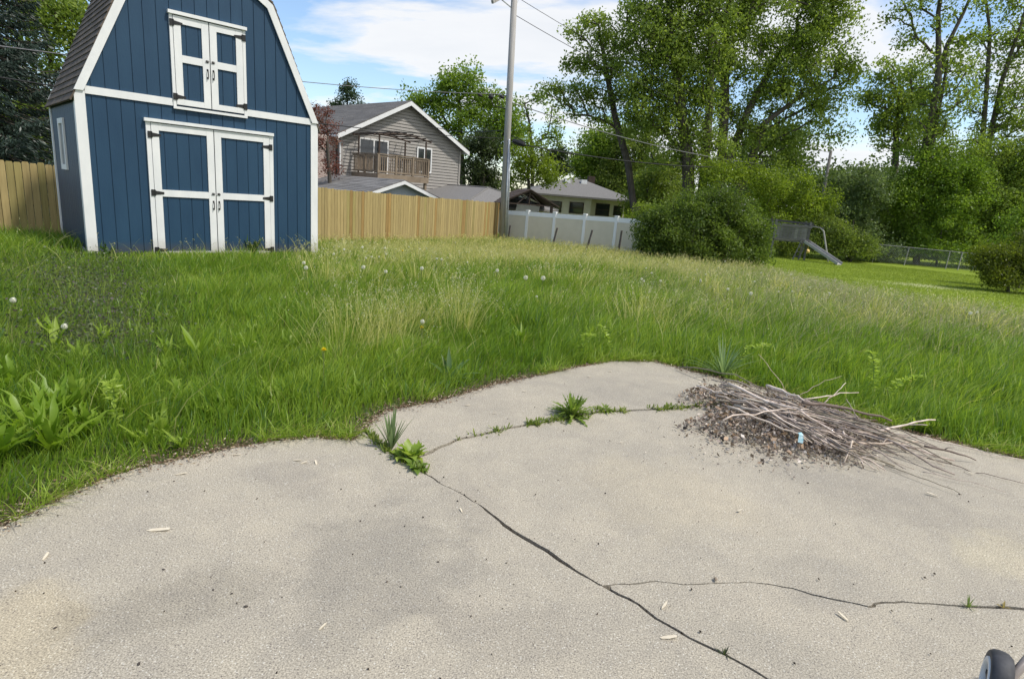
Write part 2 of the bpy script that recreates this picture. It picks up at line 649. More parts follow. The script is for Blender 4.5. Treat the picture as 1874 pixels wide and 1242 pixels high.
def mat_concrete():
    m, N, L, P = new_mat('exposed_concrete')
    tc = N.new('ShaderNodeTexCoord')

    def noise(scale, detail=5, rough=.6, dist=0.0):
        n = N.new('ShaderNodeTexNoise')
        n.inputs['Scale'].default_value = scale
        n.inputs['Detail'].default_value = detail
        n.inputs['Roughness'].default_value = rough
        n.inputs['Distortion'].default_value = dist
        L.new(tc.outputs['Object'], n.inputs['Vector'])
        return n.outputs['Fac']

    def ramp(fac, stops):
        r = N.new('ShaderNodeValToRGB')
        while len(r.color_ramp.elements) < len(stops):
            r.color_ramp.elements.new(.5)
        for e, (p, c) in zip(r.color_ramp.elements, stops):
            e.position = p
            e.color = (*c, 1)
        L.new(fac, r.inputs['Fac'])
        return r.outputs['Color']

    def mul(a, b, f=1.0, mode='MULTIPLY'):
        x = N.new('ShaderNodeMix')
        x.data_type = 'RGBA'
        x.blend_type = mode
        if isinstance(f, float):
            x.inputs['Factor'].default_value = f
        else:
            L.new(f, x.inputs['Factor'])
        L.new(a, x.inputs['A'])
        if isinstance(b, tuple):
            x.inputs['B'].default_value = (*b, 1)
        else:
            L.new(b, x.inputs['B'])
        return x.outputs['Result']

    base = ramp(noise(1.1, 8, .62, .5), [(.30, (.338, .308, .252)), (.5, (.376, .341, .274)), (.68, (.412, .370, .293))])
    tint = ramp(noise(5.5, 8, .7, .3), [(.35, (.92, .915, .92)), (.65, (1.05, 1.04, 1.02))])
    c = mul(base, tint)
    sand = ramp(noise(170, 3, .7), [(.34, (.50, .49, .48)), (.5, (.98, .98, .98)), (.66, (1.5, 1.49, 1.46))])
    c = mul(c, sand)
    # scattered pale and dark aggregate grains
    vo = N.new('ShaderNodeTexVoronoi')
    vo.inputs['Scale'].default_value = 140
    L.new(tc.outputs['Object'], vo.inputs['Vector'])
    sp = N.new('ShaderNodeSeparateColor')
    L.new(vo.outputs['Color'], sp.inputs[0])
    pale = ramp(sp.outputs[0], [(.90, (0, 0, 0)), (.93, (1, 1, 1))])
    dark = ramp(sp.outputs[1], [(.92, (0, 0, 0)), (.95, (1, 1, 1))])
    core = ramp(vo.outputs['Distance'], [(.25, (1, 1, 1)), (.5, (0, 0, 0))])
    bw1 = mul(pale, core)
    bw2 = mul(dark, core)
    c = mul(c, (.58, .55, .47), bw1, 'MIX')
    c = mul(c, (.15, .13, .115), bw2, 'MIX')
    stain = ramp(noise(.7, 7, .6, .5), [(.40, (.80, .80, .82)), (.50, (1, 1, 1))])
    # old stains and worn patches where they lie on the slabs
    edge_n = noise(2.4, 8, .65, .6)

    def mth(op, a, b):
        n = N.new('ShaderNodeMath')
        n.operation = op
        for i, v in enumerate((a, b)):
            if isinstance(v, (int, float)):
                n.inputs[i].default_value = v
            else:
                L.new(v, n.inputs[i])
        return n.outputs[0]

    for (u, v, ru, rv, colr, amt) in STAINS:
        cc = at_z(u, v, 0)
        ex, ey = at_z(u + ru, v, 0) - cc, at_z(u, v - rv, 0) - cc
        mt = N.new('ShaderNodeMapping')
        amt *= .62
        mt.vector_type = 'TEXTURE'
        mt.inputs['Location'].default_value = (cc[0], cc[1], 0)
        mt.inputs['Rotation'].default_value = (0, 0, math.atan2(ey[1], ey[0]) - PI / 2)
        mt.inputs['Scale'].default_value = (np.linalg.norm(ex), np.linalg.norm(ey), 1)
        L.new(tc.outputs['Object'], mt.inputs['Vector'])
        ln = N.new('ShaderNodeVectorMath')
        ln.operation = 'LENGTH'
        L.new(mt.outputs[0], ln.inputs[0])
        d = mth('ADD', ln.outputs['Value'], mth('MULTIPLY', mth('SUBTRACT', edge_n, .5), 2.6))
        mr = N.new('ShaderNodeMapRange')
        mr.interpolation_type = 'SMOOTHSTEP'
        mr.inputs['From Min'].default_value = 1.15
        mr.inputs['From Max'].default_value = .5
        mr.inputs['To Max'].default_value = amt
        L.new(d, mr.inputs['Value'])
        c = mul(c, colr, mr.outputs[0], 'MULTIPLY')
    L.new(c, P.inputs['Base Color'])
    P.inputs['Roughness'].default_value = .9
    P.inputs['Specular IOR Level'].default_value = .25
    b = N.new('ShaderNodeBump')
    b.inputs['Strength'].default_value = .5
    b.inputs['Distance'].default_value = .004
    L.new(noise(150, 4, .7), b.inputs['Height'])
    L.new(b.outputs[0], P.inputs['Normal'])
    return m


M['concrete'] = mat_concrete()


def jitter_line(px, amp, n=6, seed=0, fixed=False):
    g = np.random.default_rng(seed)
    P = [at_z(u, v, 0)[:2] for u, v in px]
    out = [P[0]]
    for a, b in zip(P[:-1], P[1:]):
        d = b - a
        ln = np.linalg.norm(d)
        nn = np.array([-d[1], d[0]]) / (ln + 1e-9)
        k = max(2, int(ln / .035))
        w = g.normal(size=k + 1)
        w = np.convolve(w, [.25, .5, .25], 'same')
        for i in range(1, k + 1):
            t = i / k
            out.append(a + d * t + nn * w[i] * amp * math.sin(PI * t))
    return out


def offset(line, w, seed, side):
    """half-gap to one side of a crack"""
    g = np.random.default_rng(seed)
    L_ = np.array(line)
    T = np.gradient(L_, axis=0)
    T /= np.linalg.norm(T, axis=1, keepdims=True) + 1e-9
    Nn = np.c_[-T[:, 1], T[:, 0]]
    n_ = len(L_)
    kn = np.interp(np.arange(n_), np.linspace(0, n_, max(3, n_ // 7)), g.random(max(3, n_ // 7)))
    wv = w * (.45 + 1.7 * kn ** 1.6 + .5 * g.random(n_))
    return [tuple(p) for p in L_ + side * Nn * wv[:, None]]


main_px = [(668, 788), (695, 812), (740, 842), (780, 866), (850, 905), (900, 940), (945, 974), (1000, 1005), (1050, 1040), (1100, 1069)]
main2_px = [(1100, 1069), (1150, 1095), (1200, 1131), (1260, 1166), (1330, 1199), (1370, 1221), (1405, 1242), (1500, 1305), (1700, 1440)]
joint_px = [(780, 829), (796, 820), (836, 803), (876, 795), (915, 785), (979, 774), (1006, 769), (1093, 752), (1152, 750), (1231, 746), (1263, 743), (1420, 735)]
sec_px = [(1100, 1069), (1150, 1066), (1200, 1060), (1250, 1067), (1300, 1065), (1370, 1062), (1450, 1073), (1520, 1092), (1590, 1107), (1600, 1101), (1650, 1097), (1720, 1103), (1800, 1108), (1874, 1112), (2100, 1135), (2600, 1190)]
jl_main, jl_main2 = jitter_line(main_px, .007, seed=1), jitter_line(main2_px, .007, seed=2)
jl_joint, jl_sec = jitter_line(joint_px, .006, seed=3), jitter_line(sec_px, .007, seed=4)
crack_lines = [jl_main, jl_main2, jl_joint, jl_sec]
EDGE = [at_z(u, v, 0)[:2] for u, v in PE]


def edge_between(i, j, seed, n=7):
    g = np.random.default_rng(seed)
    out = []
    for a, b in zip(EDGE[i:j], EDGE[i + 1:j + 1]):
        for k in range(n):
            t = k / n
            out.append(tuple(a + (b - a) * t + g.normal(size=2) * .008))
    out.append(tuple(EDGE[j]))
    return out


i_l = PE.index((645, 806))
i_b = PE.index((676, 776))
i_t = PE.index((1400, 712))
E_ = np.array
slabA = edge_between(0, i_l, 11) + offset(jl_main, .008, 21, -1) + offset(jl_main2, .006, 22, -1) + [(2.2, .6), (2.2, -6), (-5.5, -6), (-5.5, .4)]
k_j = int(np.argmin([np.linalg.norm(p - E_(jl_joint[0])) for p in map(E_, jl_main)]))
mL = offset(jl_main, .008, 23, 1)
slabB = edge_between(i_b, i_t, 12) + offset(jl_joint, .008, 24, 1)[::-1] + mL[:k_j - 1][::-1]
secL, secR = offset(jl_sec, .006, 25, 1), offset(jl_sec, .006, 26, -1)
slabC = mL[k_j:] + secL[1:] + edge_between(i_t, len(PE) - 1, 13)[::-1] + offset(jl_joint, .008, 27, -1)[::-1]
m2L = offset(jl_main2, .006, 28, 1)
slabD = m2L[1:] + [(2.23, .6), (2.23, -6), (9, -6), (9, 2.0)] + secR[1:][::-1]


def slab(poly, patches=()):
    bm = bmesh.new()
    seen, vs = None, []
    for p in poly:
        if seen is not None and math.hypot(p[0] - seen[0], p[1] - seen[1]) < .004:
            continue
        seen = p
        vs.append(bm.verts.new((p[0], p[1], 0)))
    f = bm.faces.new(vs)
    if f.normal.z < 0 or f.calc_area() == 0:
        f.normal_flip()
    bm.normal_update()
    if f.normal.z < 0:
        f.normal_flip()
    top = f
    r = bmesh.ops.extrude_face_region(bm, geom=[f], use_keep_orig=True)
    for v in [e for e in r['geom'] if isinstance(e, bmesh.types.BMVert)]:
        v.co.z = -.10
    bmesh.ops.recalc_face_normals(bm, faces=bm.faces)
    me = bpy.data.meshes.new('patio')
    bm.to_mesh(me)
    bm.free()
    return me


def patch_mat_sheet():
    pass


for poly, zs_ in ((slabA, 0), (slabB, -.002), (slabC, -.007), (slabD, -.004)):
    o = link('patio', slab(poly), M['concrete'])
    o.location.z = zs_
    tag(o, kind='structure')


# ------------------------------------------------------------------ clipping helper for boards
def clip_strip(poly, lo, hi, ax):
    """clip a convex 2-D polygon to lo<=p[ax]<=hi"""
    for val, sgn in ((lo, 1), (hi, -1)):
        out = []
        n = len(poly)
        for i in range(n):
            a, b = poly[i], poly[(i + 1) % n]
            ia, ib = sgn * (a[ax] - val) >= 0, sgn * (b[ax] - val) >= 0
            if ia:
                out.append(a)
            if ia != ib:
                t = (val - a[ax]) / (b[ax] - a[ax])
                out.append((a[0] + (b[0] - a[0]) * t, a[1] + (b[1] - a[1]) * t))
        poly = out
        if len(poly) < 3:
            return []
    return poly


# ------------------------------------------------------------------ the blue barn shed
SH = np.array([-7.345, 10.22, -.08])
SH_RZ = math.radians(44)
W_, D_, HB, BRX, BRZ, RDG = 4.07, 2.9, 2.66, .87, 4.65, 5.38
shed = thing('barn_shed', 'blue two-storey barn shed with white trim and gambrel roof, standing in the tall grass', 'shed', SH, SH_RZ)
gambrel = [(0, 0), (W_, 0), (W_, HB), (W_ - BRX, BRZ), (W_ / 2, RDG), (BRX, BRZ), (0, HB)]
mb = MB()
mb.prism([(x, 0, z) for x, z in gambrel], (0, .06, 0))
x = 0.0
while x < W_:
    p = clip_strip(gambrel, x + .005, min(x + .2, W_) - .005, 0)
    if p:
        mb.prism([(q[0], 0, q[1]) for q in p], (0, -.012, 0))
    x += .2035
mb.build('wall', M['blue'], shed)
mb = MB()
mb.prism([(x, D_, z) for x, z in gambrel], (0, -.06, 0))
mb.build('wall', M['blue'], shed)
for sx in (0, 1):
    mb = MB()
    xo = 0 if sx == 0 else W_
    mb.box(xo, xo + (.06 if sx == 0 else -.06), .063, D_ - .063, 0, HB)
    y = 0.063
    while y < D_ - .07:
        a, b = y + .005, min(y + .198, D_ - .065)
        mb.box(*(sorted((xo, xo + (-.012 if sx == 0 else .012)))), a, b, 0.0, HB)
        y += .2
    mb.build('wall', M['blue'], shed)
# trims
T_ = .115
for (cx_, sx) in ((0, -1), (W_, 1)):
    for (cy_, sy) in ((0, -1), (D_, 1)):
        mb = MB()
        x0, x1 = (cx_ - .035, cx_ + T_) if sx < 0 else (cx_ - T_, cx_ + .035)
        y0, y1 = (cy_ - .036, cy_ - .013) if sy < 0 else (cy_ + .002, cy_ + .025)
        mb.box(x0, x1, y0, y1, -.02, HB - .02)
        xs = (cx_ - .035, cx_ - .013) if sx < 0 else (cx_ + .013, cx_ + .035)
        ys = (cy_ - .0125, cy_ + T_ - .02) if sy < 0 else (cy_ - T_ + .02, cy_ + .0015)
        mb.box(*xs, *ys, -.02, HB - .02)
        mb.build('corner_trim', M['white'], shed)
for a_, b_ in ((T_ + .002, 1.405), (2.685, W_ - T_ - .002)):
    mb = MB()
    mb.box(a_, b_, -.036, -.013, HB - .06, HB + .06)
    mb.build('belt_board', M['white'], shed)
mb = MB()
mb.box(-.034, -.014, .1, D_ - .1, -.04, .05)
mb.build('base_board', M['white'], shed)


def offs(p, q, w):
    d = np.array(q) - np.array(p)
    d = d / np.linalg.norm(d)
    return np.array([d[1], -d[0]]) * w


gl_ = [(-.10, HB - .18), (BRX, BRZ), (W_ / 2, RDG)]
for y0, th in ((-.037, -.024), (D_ + .003, .024)):
    mb = MB()
    tw = .125
    pts = [np.array(p) for p in [(0 - .035, HB - .02), (BRX, BRZ + .0), (W_ / 2, RDG)]]
    inner = [np.array((T_ - .035 + .015, HB - .02)), np.array((BRX + .105, BRZ - .08)), np.array((W_ / 2, RDG - .145))]
    for a in range(2):
        for mir in (0, 1):
            q = [pts[a], pts[a + 1], inner[a + 1], inner[a]]
            q = [(W_ - p[0], p[1]) if mir else (p[0], p[1]) for p in q]
            mb.prism([(p[0], y0, p[1]) for p in q], (0, th, 0))
    mb.build('rake_trim', M['white'], shed)
# roof: shingle courses on four slopes
mb = MB()
OV = .05
for mir in (0, 1):
    for (a, b) in (((-.075, HB - .19), (BRX, BRZ + .03)), ((BRX, BRZ + .03), (W_ / 2, RDG + .03))):
        a, b = np.array(a), np.array(b)
        if mir:
            a, b = np.array((W_ - a[0], a[1])), np.array((W_ - b[0], b[1]))
        ln = np.linalg.norm(b - a)
        n = int(ln / .14)
        nrm = np.array([-(b - a)[1], (b - a)[0]]) / ln
        if nrm[1] < 0:
            nrm = -nrm
        for k in range(n):
            p, q = a + (b - a) * k / n, a + (b - a) * min(1, (k + 1.12) / n)
            y = -OV
            while y < D_ + OV:
                y2 = min(y + random.uniform(.22, .36), D_ + OV)
                c_ = random.uniform(.75, 1.2)
                mb.col = (c_, c_, c_)
                o1, o2 = nrm * (.030 + random.uniform(0, .003)), nrm * .016
                mb.prism([(p[0] + o1[0], y, p[1] + o1[1]), (q[0] + o2[0], y, q[1] + o2[1]), (q[0] - 0 * nrm[0], y, q[1]), (p[0], y, p[1])], (0, y2 - y - .003, 0))
                y = y2
mb.col = (1, 1, 1)
mb.build('roof', M['shingle'], shed)


def shed_door(name, x0, x1, z0, z1, zmid, hinge_side, nh, label=None):
    """one planked leaf with a white frame; front face at y=-.013"""
    mb = MB()
    fw = .12
    mb.box(x0, x1, -.024, -.0145, z0, z1)
    x = x0 + .004
    while x < x1 - .01:
        mb.box(x + .004, min(x + .196, x1) - .004, -.034, -.0245, z0 + .01, z1 - .01)
        x += .2
    d = mb.build(name, M['blue'], shed)
    if label:
        d['label'] = label
    mb = MB()
    for a, b in ((x0 + .003, x0 + fw), (x1 - fw, x1 - .003)):
        mb.box(a, b, -.056, -.035, z0, z1)
    for a, b in ((z1 - fw, z1), (z0, z0 + fw * .8), (zmid - fw / 2, zmid + fw / 2)):
        if z0 < .3 and a == z0:
            a, b = z0 - .02, z0 + .035
        mb.box(x0 + fw + .001, x1 - fw - .001, -.055, -.035, a, b)
    mb.build('frame', M['white'], d)
    hx = x0 if hinge_side < 0 else x1
    zs = [z1 - .12, z0 + .13] if nh == 2 else [z1 - .2, zmid, z0 + .06]
    for zh in zs:
        mb = MB()
        s = -hinge_side
        mb.box(*sorted((hx - s * .055, hx + s * .01)), -.062, -.0565, zh - .055, zh + .055)
        mb.prism([(hx + s * .012, -.0565, zh - .035), (hx + s * .012, -.0565, zh + .035), (hx + s * .15, -.0565, zh + .018), (hx + s * .15, -.0565, zh - .018)], (0, -.006, 0))
        mb.tube([(hx + s * .008, -.064, zh - .05), (hx + s * .008, -.064, zh + .05)], .009, 6)
        mb.build('hinge', M['black_metal'], d)
    ix = (x1 - .045) if hinge_side < 0 else (x0 + .045)
    mb = MB()
    zc = zmid - .18
    mb.box(ix - .014, ix + .014, -.061, -.0565, zc - .085, zc - .05)
    mb.box(ix - .014, ix + .014, -.061, -.0565, zc + .05, zc + .085)
    mb.tube([(ix, -.06, zc - .07), (ix, -.09, zc - .06), (ix, -.094, zc), (ix, -.09, zc + .06), (ix, -.06, zc + .07)], .008, 6)
    mb.build('handle', M['black_metal'], d)
    mb = MB()
    zc = zmid + .03
    mb.box(ix - .022, ix + .022, -.062, -.0565, zc - .02, zc + .02)
    mb.tube([(ix - .03, -.07, zc), (ix + .03, -.07, zc)], .007, 6)
    mb.build('latch', M['black_metal'], d)
    return d


shed_door('door', 1.03, 2.055, 0.0, 2.27, 1.08, -1, 3)
shed_door('door', 2.065, 3.09, 0.0, 2.27, 1.08, 1, 3)
shed_door('loft_door', 1.465, 2.04, 2.63, 4.08, 3.40, -1, 2)
shed_door('loft_door', 2.05, 2.625, 2.63, 4.08, 3.40, 1, 2)
for (a, b, z) in ((.93, 3.17, 2.285), (1.39, 2.70, 4.095)):
    mb = MB()
    mb.box(a, b, -.085, -.013, z, z + .055)
    mb.build('door_header', M['white'], shed)
for (a, b, z0, z1) in ((.955, 1.026, 0, 2.283), (3.094, 3.165, 0, 2.283), (1.41, 1.46, 2.6, 4.093), (2.63, 2.68, 2.6, 4.093)):
    mb = MB()
    mb.box(a, b, -.05, -.013, z0, z1)
    mb.build('door_casing', M['white'], shed)
mb = MB()
mb.box(1.41, 2.68, -.06, -.036, 2.555, 2.598)
mb.build('loft_sill', M['white'], shed)
# side window in the left wall
mb = MB()
y0, y1, z0, z1, t = 1.35, 1.95, 1.35, 2.25, .09
for a in ((y0, y1, z1 - t, z1), (y0, y1, z0, z0 + t), (y0, y0 + t, z0 + t, z1 - t), (y1 - t, y1, z0 + t, z1 - t)):
    mb.box(-.045, -.013, *a)
win = mb.build('window', M['white'], shed)
mb = MB()
mb.box(-.022, -.0135, y0 + t, y1 - t, z0 + t, z1 - t)
mb.build('pane', M['dark_room'], win)

# ------------------------------------------------------------------ picket fence of fresh pine
fA, fB, fC = np.array([-15.2, 7.9]), np.array([-6.61, 19.75]), np.array([-1.12, 29.6])
fence = thing('picket_fence', 'new yellow pine dog-ear privacy fence running behind the blue shed', 'fence', (fB[0], fB[1], -.65))
f_o = np.array([fB[0], fB[1], -.65])
f0 = np.array([-11.26, 13.1])
fline = [f0 + (f0 - fB) * .55, f0, fB, fC]
for a, b in zip(fline[:-1], fline[1:]):
    ln = np.linalg.norm(b - a)
    d = (b - a) / ln
    nn = np.array([d[1], -d[0]])
    npan = max(1, round(ln / 2.44))
    for k in range(npan):
        pa, pb = a + d * ln * k / npan, a + d * ln * (k + 1) / npan
        mb = MB()
        pl = np.linalg.norm(pb - pa)
        n = round(pl / .142)
        for i in range(n):
            q0 = pa + d * pl * (i / n + .0022)
            q1 = pa + d * pl * ((i + 1) / n - .0022)
            zc = float(np.interp(q0[1], [5, 13.1, 19.75, 29.7], [-.45, -.49, -.65, -.86]))
            g_ = .30 * random.random() + .80
            r_ = random.random()
            mb.col = (g_ * (1.0 if r_ > .12 else .9), g_ * (1.0 if r_ > .12 else .76), g_ * (1.0 if r_ > .12 else .62))
            if random.random() < .15:
                mb.col = (g_ * .86, g_ * .92, g_ * .80)
            h = 1.82 + random.uniform(-.022, .018)
            off = random.uniform(0, .006)
            e = d * .018
            pts = [(*(q0 + nn * off), zc), (*(q1 + nn * off), zc), (*(q1 + nn * off), zc + h - .035), (*(q1 - e + nn * off), zc + h), (*(q0 + e + nn * off), zc + h), (*(q0 + nn * off), zc + h - .035)]
            mb.prism([np.array(p) - f_o for p in pts], (-nn[0] * .016, -nn[1] * .016, 0))
        for zr in (.3, .95, 1.55):
            c = (pa + pb) / 2 - nn * .045
            za = float(np.interp(pa[1], [5, 13.1, 19.75, 29.7], [-.45, -.49, -.65, -.86]))
            zb = float(np.interp(pb[1], [5, 13.1, 19.75, 29.7], [-.45, -.49, -.65, -.86]))
            mb.col = (.95, .95, .95)
            mb.bar(np.array((*(pa - nn * .04), za + zr)) - f_o, np.array((*(pb - nn * .04), zb + zr)) - f_o, .04, .085)
        mb.build('panel', M['fence_wood'], fence)
        mb = MB()
        mb.col = (.9, .88, .85)
        c = pa - nn * .11 - f_o[:2]
        za = float(np.interp(pa[1], [5, 13.1, 19.75, 29.7], [-.45, -.49, -.65, -.86])) - f_o[2]
        mb.box(c[0] - .045, c[0] + .045, c[1] - .045, c[1] + .045, za - .1, za + 1.75)
        mb.build('post', M['fence_wood'], fence)

# ------------------------------------------------------------------ white vinyl fence and the old leaning stakes
vA, vB = np.array([-.85, 30.3]), np.array([6.9, 25.5])
vin = thing('vinyl_fence', 'white vinyl fence with beige panels between the utility pole and the big round bush', 'fence', (vA[0], vA[1], -.9))
v_o = np.array([vA[0], vA[1], -.9])
vd = vB - vA
vl = np.linalg.norm(vd)
vd /= vl
vn = np.array([vd[1], -vd[0]])
posts = [-.05, 1.33, 2.83, 4.4, 5.95, 7.4]


def vz(t):
    p = vA + vd * t
    return float(np.interp(p[1], [25, 26.5, 28.2, 30.3], [-.66, -.71, -.8, -.9])) + .03


for i, t in enumerate(posts):
    p = vA + vd * t - v_o[:2]
    z = vz(t) - v_o[2]
    mb = MB()
    mb.bar((*p, z - .1), (*p, z + 1.52), .13, .13, up=(*vn, 0))
    mb.prism([(*(p + vd * .085 + vn * .085), z + 1.52), (*(p + vd * .085 - vn * .085), z + 1.52), (*(p - vd * .085 - vn * .085), z + 1.52), (*(p - vd * .085 + vn * .085), z + 1.52)], (0, 0, .05))
    mb.build('post', M['vinyl_white'], vin)
    if i == len(posts) - 1:
        break
    t2 = posts[i + 1]
    q = vA + vd * t2 - v_o[:2]
    z2 = vz(t2) - v_o[2]
    e = vd * .066
    for zz_, hh, nm in ((1.39, .2, 'rail'), (.08, .14, 'rail')):
        mb = MB()
        mb.bar((*(p + e), z + zz_), (*(q - e), z2 + zz_), .06, hh)
        mb.build(nm, M['vinyl_white'], vin)
    mb = MB()
    mb.prism([(*(p + e), z + .151), (*(q - e), z2 + .151), (*(q - e), z2 + 1.289), (*(p + e), z + 1.289)], (vn[0] * .02, vn[1] * .02, 0))
    mb.build('panel', M['vinyl_beige'], vin)

for k, (u0, v0, u1, v1, lab) in enumerate([(930, 436, 934, 412, 'dark metal stake nearly upright beside the foot of the utility pole'),
                                           (1010, 447, 1020, 417, 'dark leaning metal stake before the second post of the white fence'),
                                           (1073, 449, 1084, 421, 'dark leaning metal stake before the third post of the white fence'),
                                           (1132, 456, 1138, 422, 'dark leaning metal stake nearest the big round bush')]):
    Yd = [29.6, 27.3, 26.6, 26.0][k]
    a, b = at_y(u0, v0, Yd), at_y(u1, v1, Yd - .1)
    a[2] = float(terrain(a[0], a[1])) - .05
    mb = MB()
    mb.tube([(0, 0, 0), b - a], [.05, .045], 6)
    o = mb.build('fence_stake', M['stake'], loc=a)
    tag(o, lab, 'stake', 'old stakes along the white fence')

# ------------------------------------------------------------------ utility pole
PY = 29.3
pb_, pt_ = at_y(919, 440, PY), at_y(941, -20, PY)
pz0 = float(terrain(pb_[0], pb_[1]))
pole = thing('utility_pole', 'tall grey wooden utility pole at the end of the pine fence', 'pole', (pb_[0], pb_[1], pz0))
po = np.array([pb_[0], pb_[1], pz0])
top = np.array([pt_[0] - pb_[0], 0, pt_[2] + 1.0 - pz0])


def on_pole(v, du=0.0, dy=0.0):
    uu = 919 + (941 - 919) * (440 - v) / 460
    return at_y(uu + du, v, PY + dy) - po


mb = MB()
mb.tube([(0, 0, -.3), top * .5, top], [.17, .155, .135], 14)
mb.build('shaft', M['pole_wood'], pole, smooth=True)
mb = MB()
a, b = on_pole(438, 5, -.19), on_pole(255, 4, -.17)
mb.tube([a, (a + b) / 2, b], .045, 8)
mb.tube([a + (.09, 0, 0), (a + b) / 2 + (.085, 0, 0), b + (.08, 0, -.6)], .03, 8)
mb.build('conduit', M['galv'], pole, smooth=True)
mb = MB()
arm0, arm1 = at_y(901, 4, PY - 1.15) - po, at_y(985, -42, PY + 1.2) - po
mb.bar(arm0, arm1, .12, .14)
mb.build('crossarm', M['pole_wood'], pole)
mb = MB()
mb.bar(on_pole(15, -3), at_y(916, -2, PY - .7) - po, .03, .05, up=(0, 1, 0))
mb.bar(on_pole(14, 3), at_y(960, -28, PY + .6) - po, .03, .05, up=(0, 1, 0))
mb.build('brace', M['galv'], pole)
for (u, v) in ((905, -6), (930, -18)):
    mb = MB()
    p = at_y(u, v, PY - .9) - po
    mb.lathe([(.02, -.1), (.05, -.05), (.03, 0), (.055, .03), (.03, .07), (.0, .1)], p, (0, 0, 1), 10)
    mb.build('insulator', M['rubber'], pole)
mb = MB()
a = on_pole(176, 0)
b = at_y(884, 171, PY - .3) - po
mb.tube([a, b], .02, 6)
for (u, v, r) in ((898, 177, .12), (918, 177, .09), (878, 174, .07)):
    c = at_y(u, v, PY - .3) - po
    mb.lathe([(.0, -.1), (r * .6, -.1), (r, 0), (r * .6, .12), (0, .14)], c, (.9, .1, -.3), 8)
mb.tube([at_y(898, 180, PY - .3) - po, at_y(903, 194, PY - .3) - po, on_pole(200, -2)], .022, 6)
mb.build('cable_clamp', M['rubber'], pole)
mb = MB()
a, b = at_y(937, 257, PY - .25) - po, at_y(962, 266, PY - .5) - po
mb.tube([a, a + (b - a) * .15, a + (b - a) * .5, b * .85 + a * .15, b], [.03, .11, .13, .11, .03], 8)
mb.tube([a + (0, 0, .2), (a + b) / 2 + (0, 0, .18), b + (0, 0, .1)], .02, 6)
mb.build('splice_case', M['rubber'], pole)


def cable(p0, p1, sag, r, mat, label, n=24):
    P = []
    for i in range(n + 1):
        t = i / n
        q = p0 + (p1 - p0) * t
        q = q + np.array([0, 0, -sag * 4 * t * (1 - t)])
        P.append(q)
    o_ = P[0].copy()
    mb = MB()
    mb.tube([q - o_ for q in P], r, 5)
    o = mb.build('overhead_cable', M[mat], loc=o_, smooth=True)
    return tag(o, label, 'cable', 'overhead cables on the utility pole')


cable(at_y(-140, 66, 11), at_y(921, 172, PY), .22, .011, 'cable_grey', 'grey twisted cable from above the shed roof to the upper clamps of the pole')
cable(at_y(-140, 119, 11), at_y(921, 253, PY), .25, .014, 'rubber', 'thick black cable passing in front of the taupe house to the pole')
cable(at_y(772, 226, 40), at_y(922, 238, PY), .25, .018, 'rubber', 'short dark service cable from the taupe house gable to the pole')
far_u = (1518, 292)
cable(at_y(962, 266, PY - .5), at_y(*far_u, 46), .75, .026, 'rubber', 'black cable leaving the splice case and crossing the big trees')
cable(at_y(931, 186, PY), at_y(1515, 305, 46), .8, .022, 'cable_grey', 'pale grey cable sagging from the pole across the leaning tree')
cable(at_y(943, 28, PY), at_y(1522, 280, 46), .8, .014, 'rubber', 'thin dark wire descending from high on the pole to the far snag')
cable(at_y(949, -3, PY + .4), at_y(1524, 262, 46), .8, .012, 'rubber', 'thin dark wire from the crossarm descending behind the big tree')
mb = MB()
fp = at_y(1512, 330, 46)
fz = float(terrain(fp[0], fp[1]))
ft = at_y(1521, 276, 46)
mb.tube([(0, 0, -.3), (ft[0] - fp[0], 0, ft[2] - fz)], [.13, .10], 10)
tag(mb.build('utility_pole', M['grey_wood'], loc=(fp[0], fp[1], fz), smooth=True), 'short grey leaning pole among the trees where the cables end', 'pole')

# ------------------------------------------------------------------ houses beyond the fence
hL, hR = np.array([-10.42, 35.0]), np.array([-4.43, 41.5])
hd = hR - hL
hw = np.linalg.norm(hd)
h_rz = math.atan2(hd[1], hd[0])
hz = -1.05
EV, PK = 5.08, 7.28
house = thing('gabled_house', 'two-storey taupe sided house with white-trimmed gable and rear balcony', 'house', (hL[0], hL[1], hz), h_rz)
gab = [(0, 0), (hw, 0), (hw, EV), (hw / 2, PK), (0, EV)]
mb = MB()
mb.prism([(x, .03, z) for x, z in gab], (0, .07, 0))
z = 0
while z < PK:
    p = clip_strip(gab, z + .024, z + .18, 1)
    if p:
        lo = [q for q in p]
        vs0 = [(q[0], -.004 - .034 * (1 - (q[1] - z) / .18), q[1]) for q in lo]
        mb.prism(vs0, (0, .02, 0))
    z += .182
mb.build('wall', M['siding'], house)
mb = MB()
mb.box(0, .1, .101, 11, 0, EV)
mb.box(hw - .1, hw, .101, 11, 0, EV)
mb.box(.101, hw - .101, 10.9, 11, 0, EV)
mb.build('wall', M['siding'], house)


def mat_brick():
    m, N, L, P = new_mat('pinkish_brick')
    tc = N.new('ShaderNodeTexCoord')
    mp = N.new('ShaderNodeMapping')
    mp.inputs['Rotation'].default_value = (math.radians(90), 0, 0)
    L.new(tc.outputs['Object'], mp.inputs['Vector'])
    b = N.new('ShaderNodeTexBrick')
    b.inputs['Scale'].default_value = 1.0
    b.inputs['Brick Width'].default_value = .24
    b.inputs['Row Height'].default_value = .09
    b.inputs['Mortar Size'].default_value = .012
    b.inputs['Color1'].default_value = (.34, .22, .185, 1)
    b.inputs['Color2'].default_value = (.45, .34, .30, 1)
    b.inputs['Mortar'].default_value = (.5, .47, .43, 1)
    L.new(mp.outputs[0], b.inputs['Vector'])
    L.new(b.outputs['Color'], P.inputs['Base Color'])
    P.inputs['Roughness'].default_value = .9
    return m


mb = MB()
mb.box(-4.2, -.11, .35, 6.0, 0, EV - .25)
mb.build('brick_wing', mat_brick(), house)


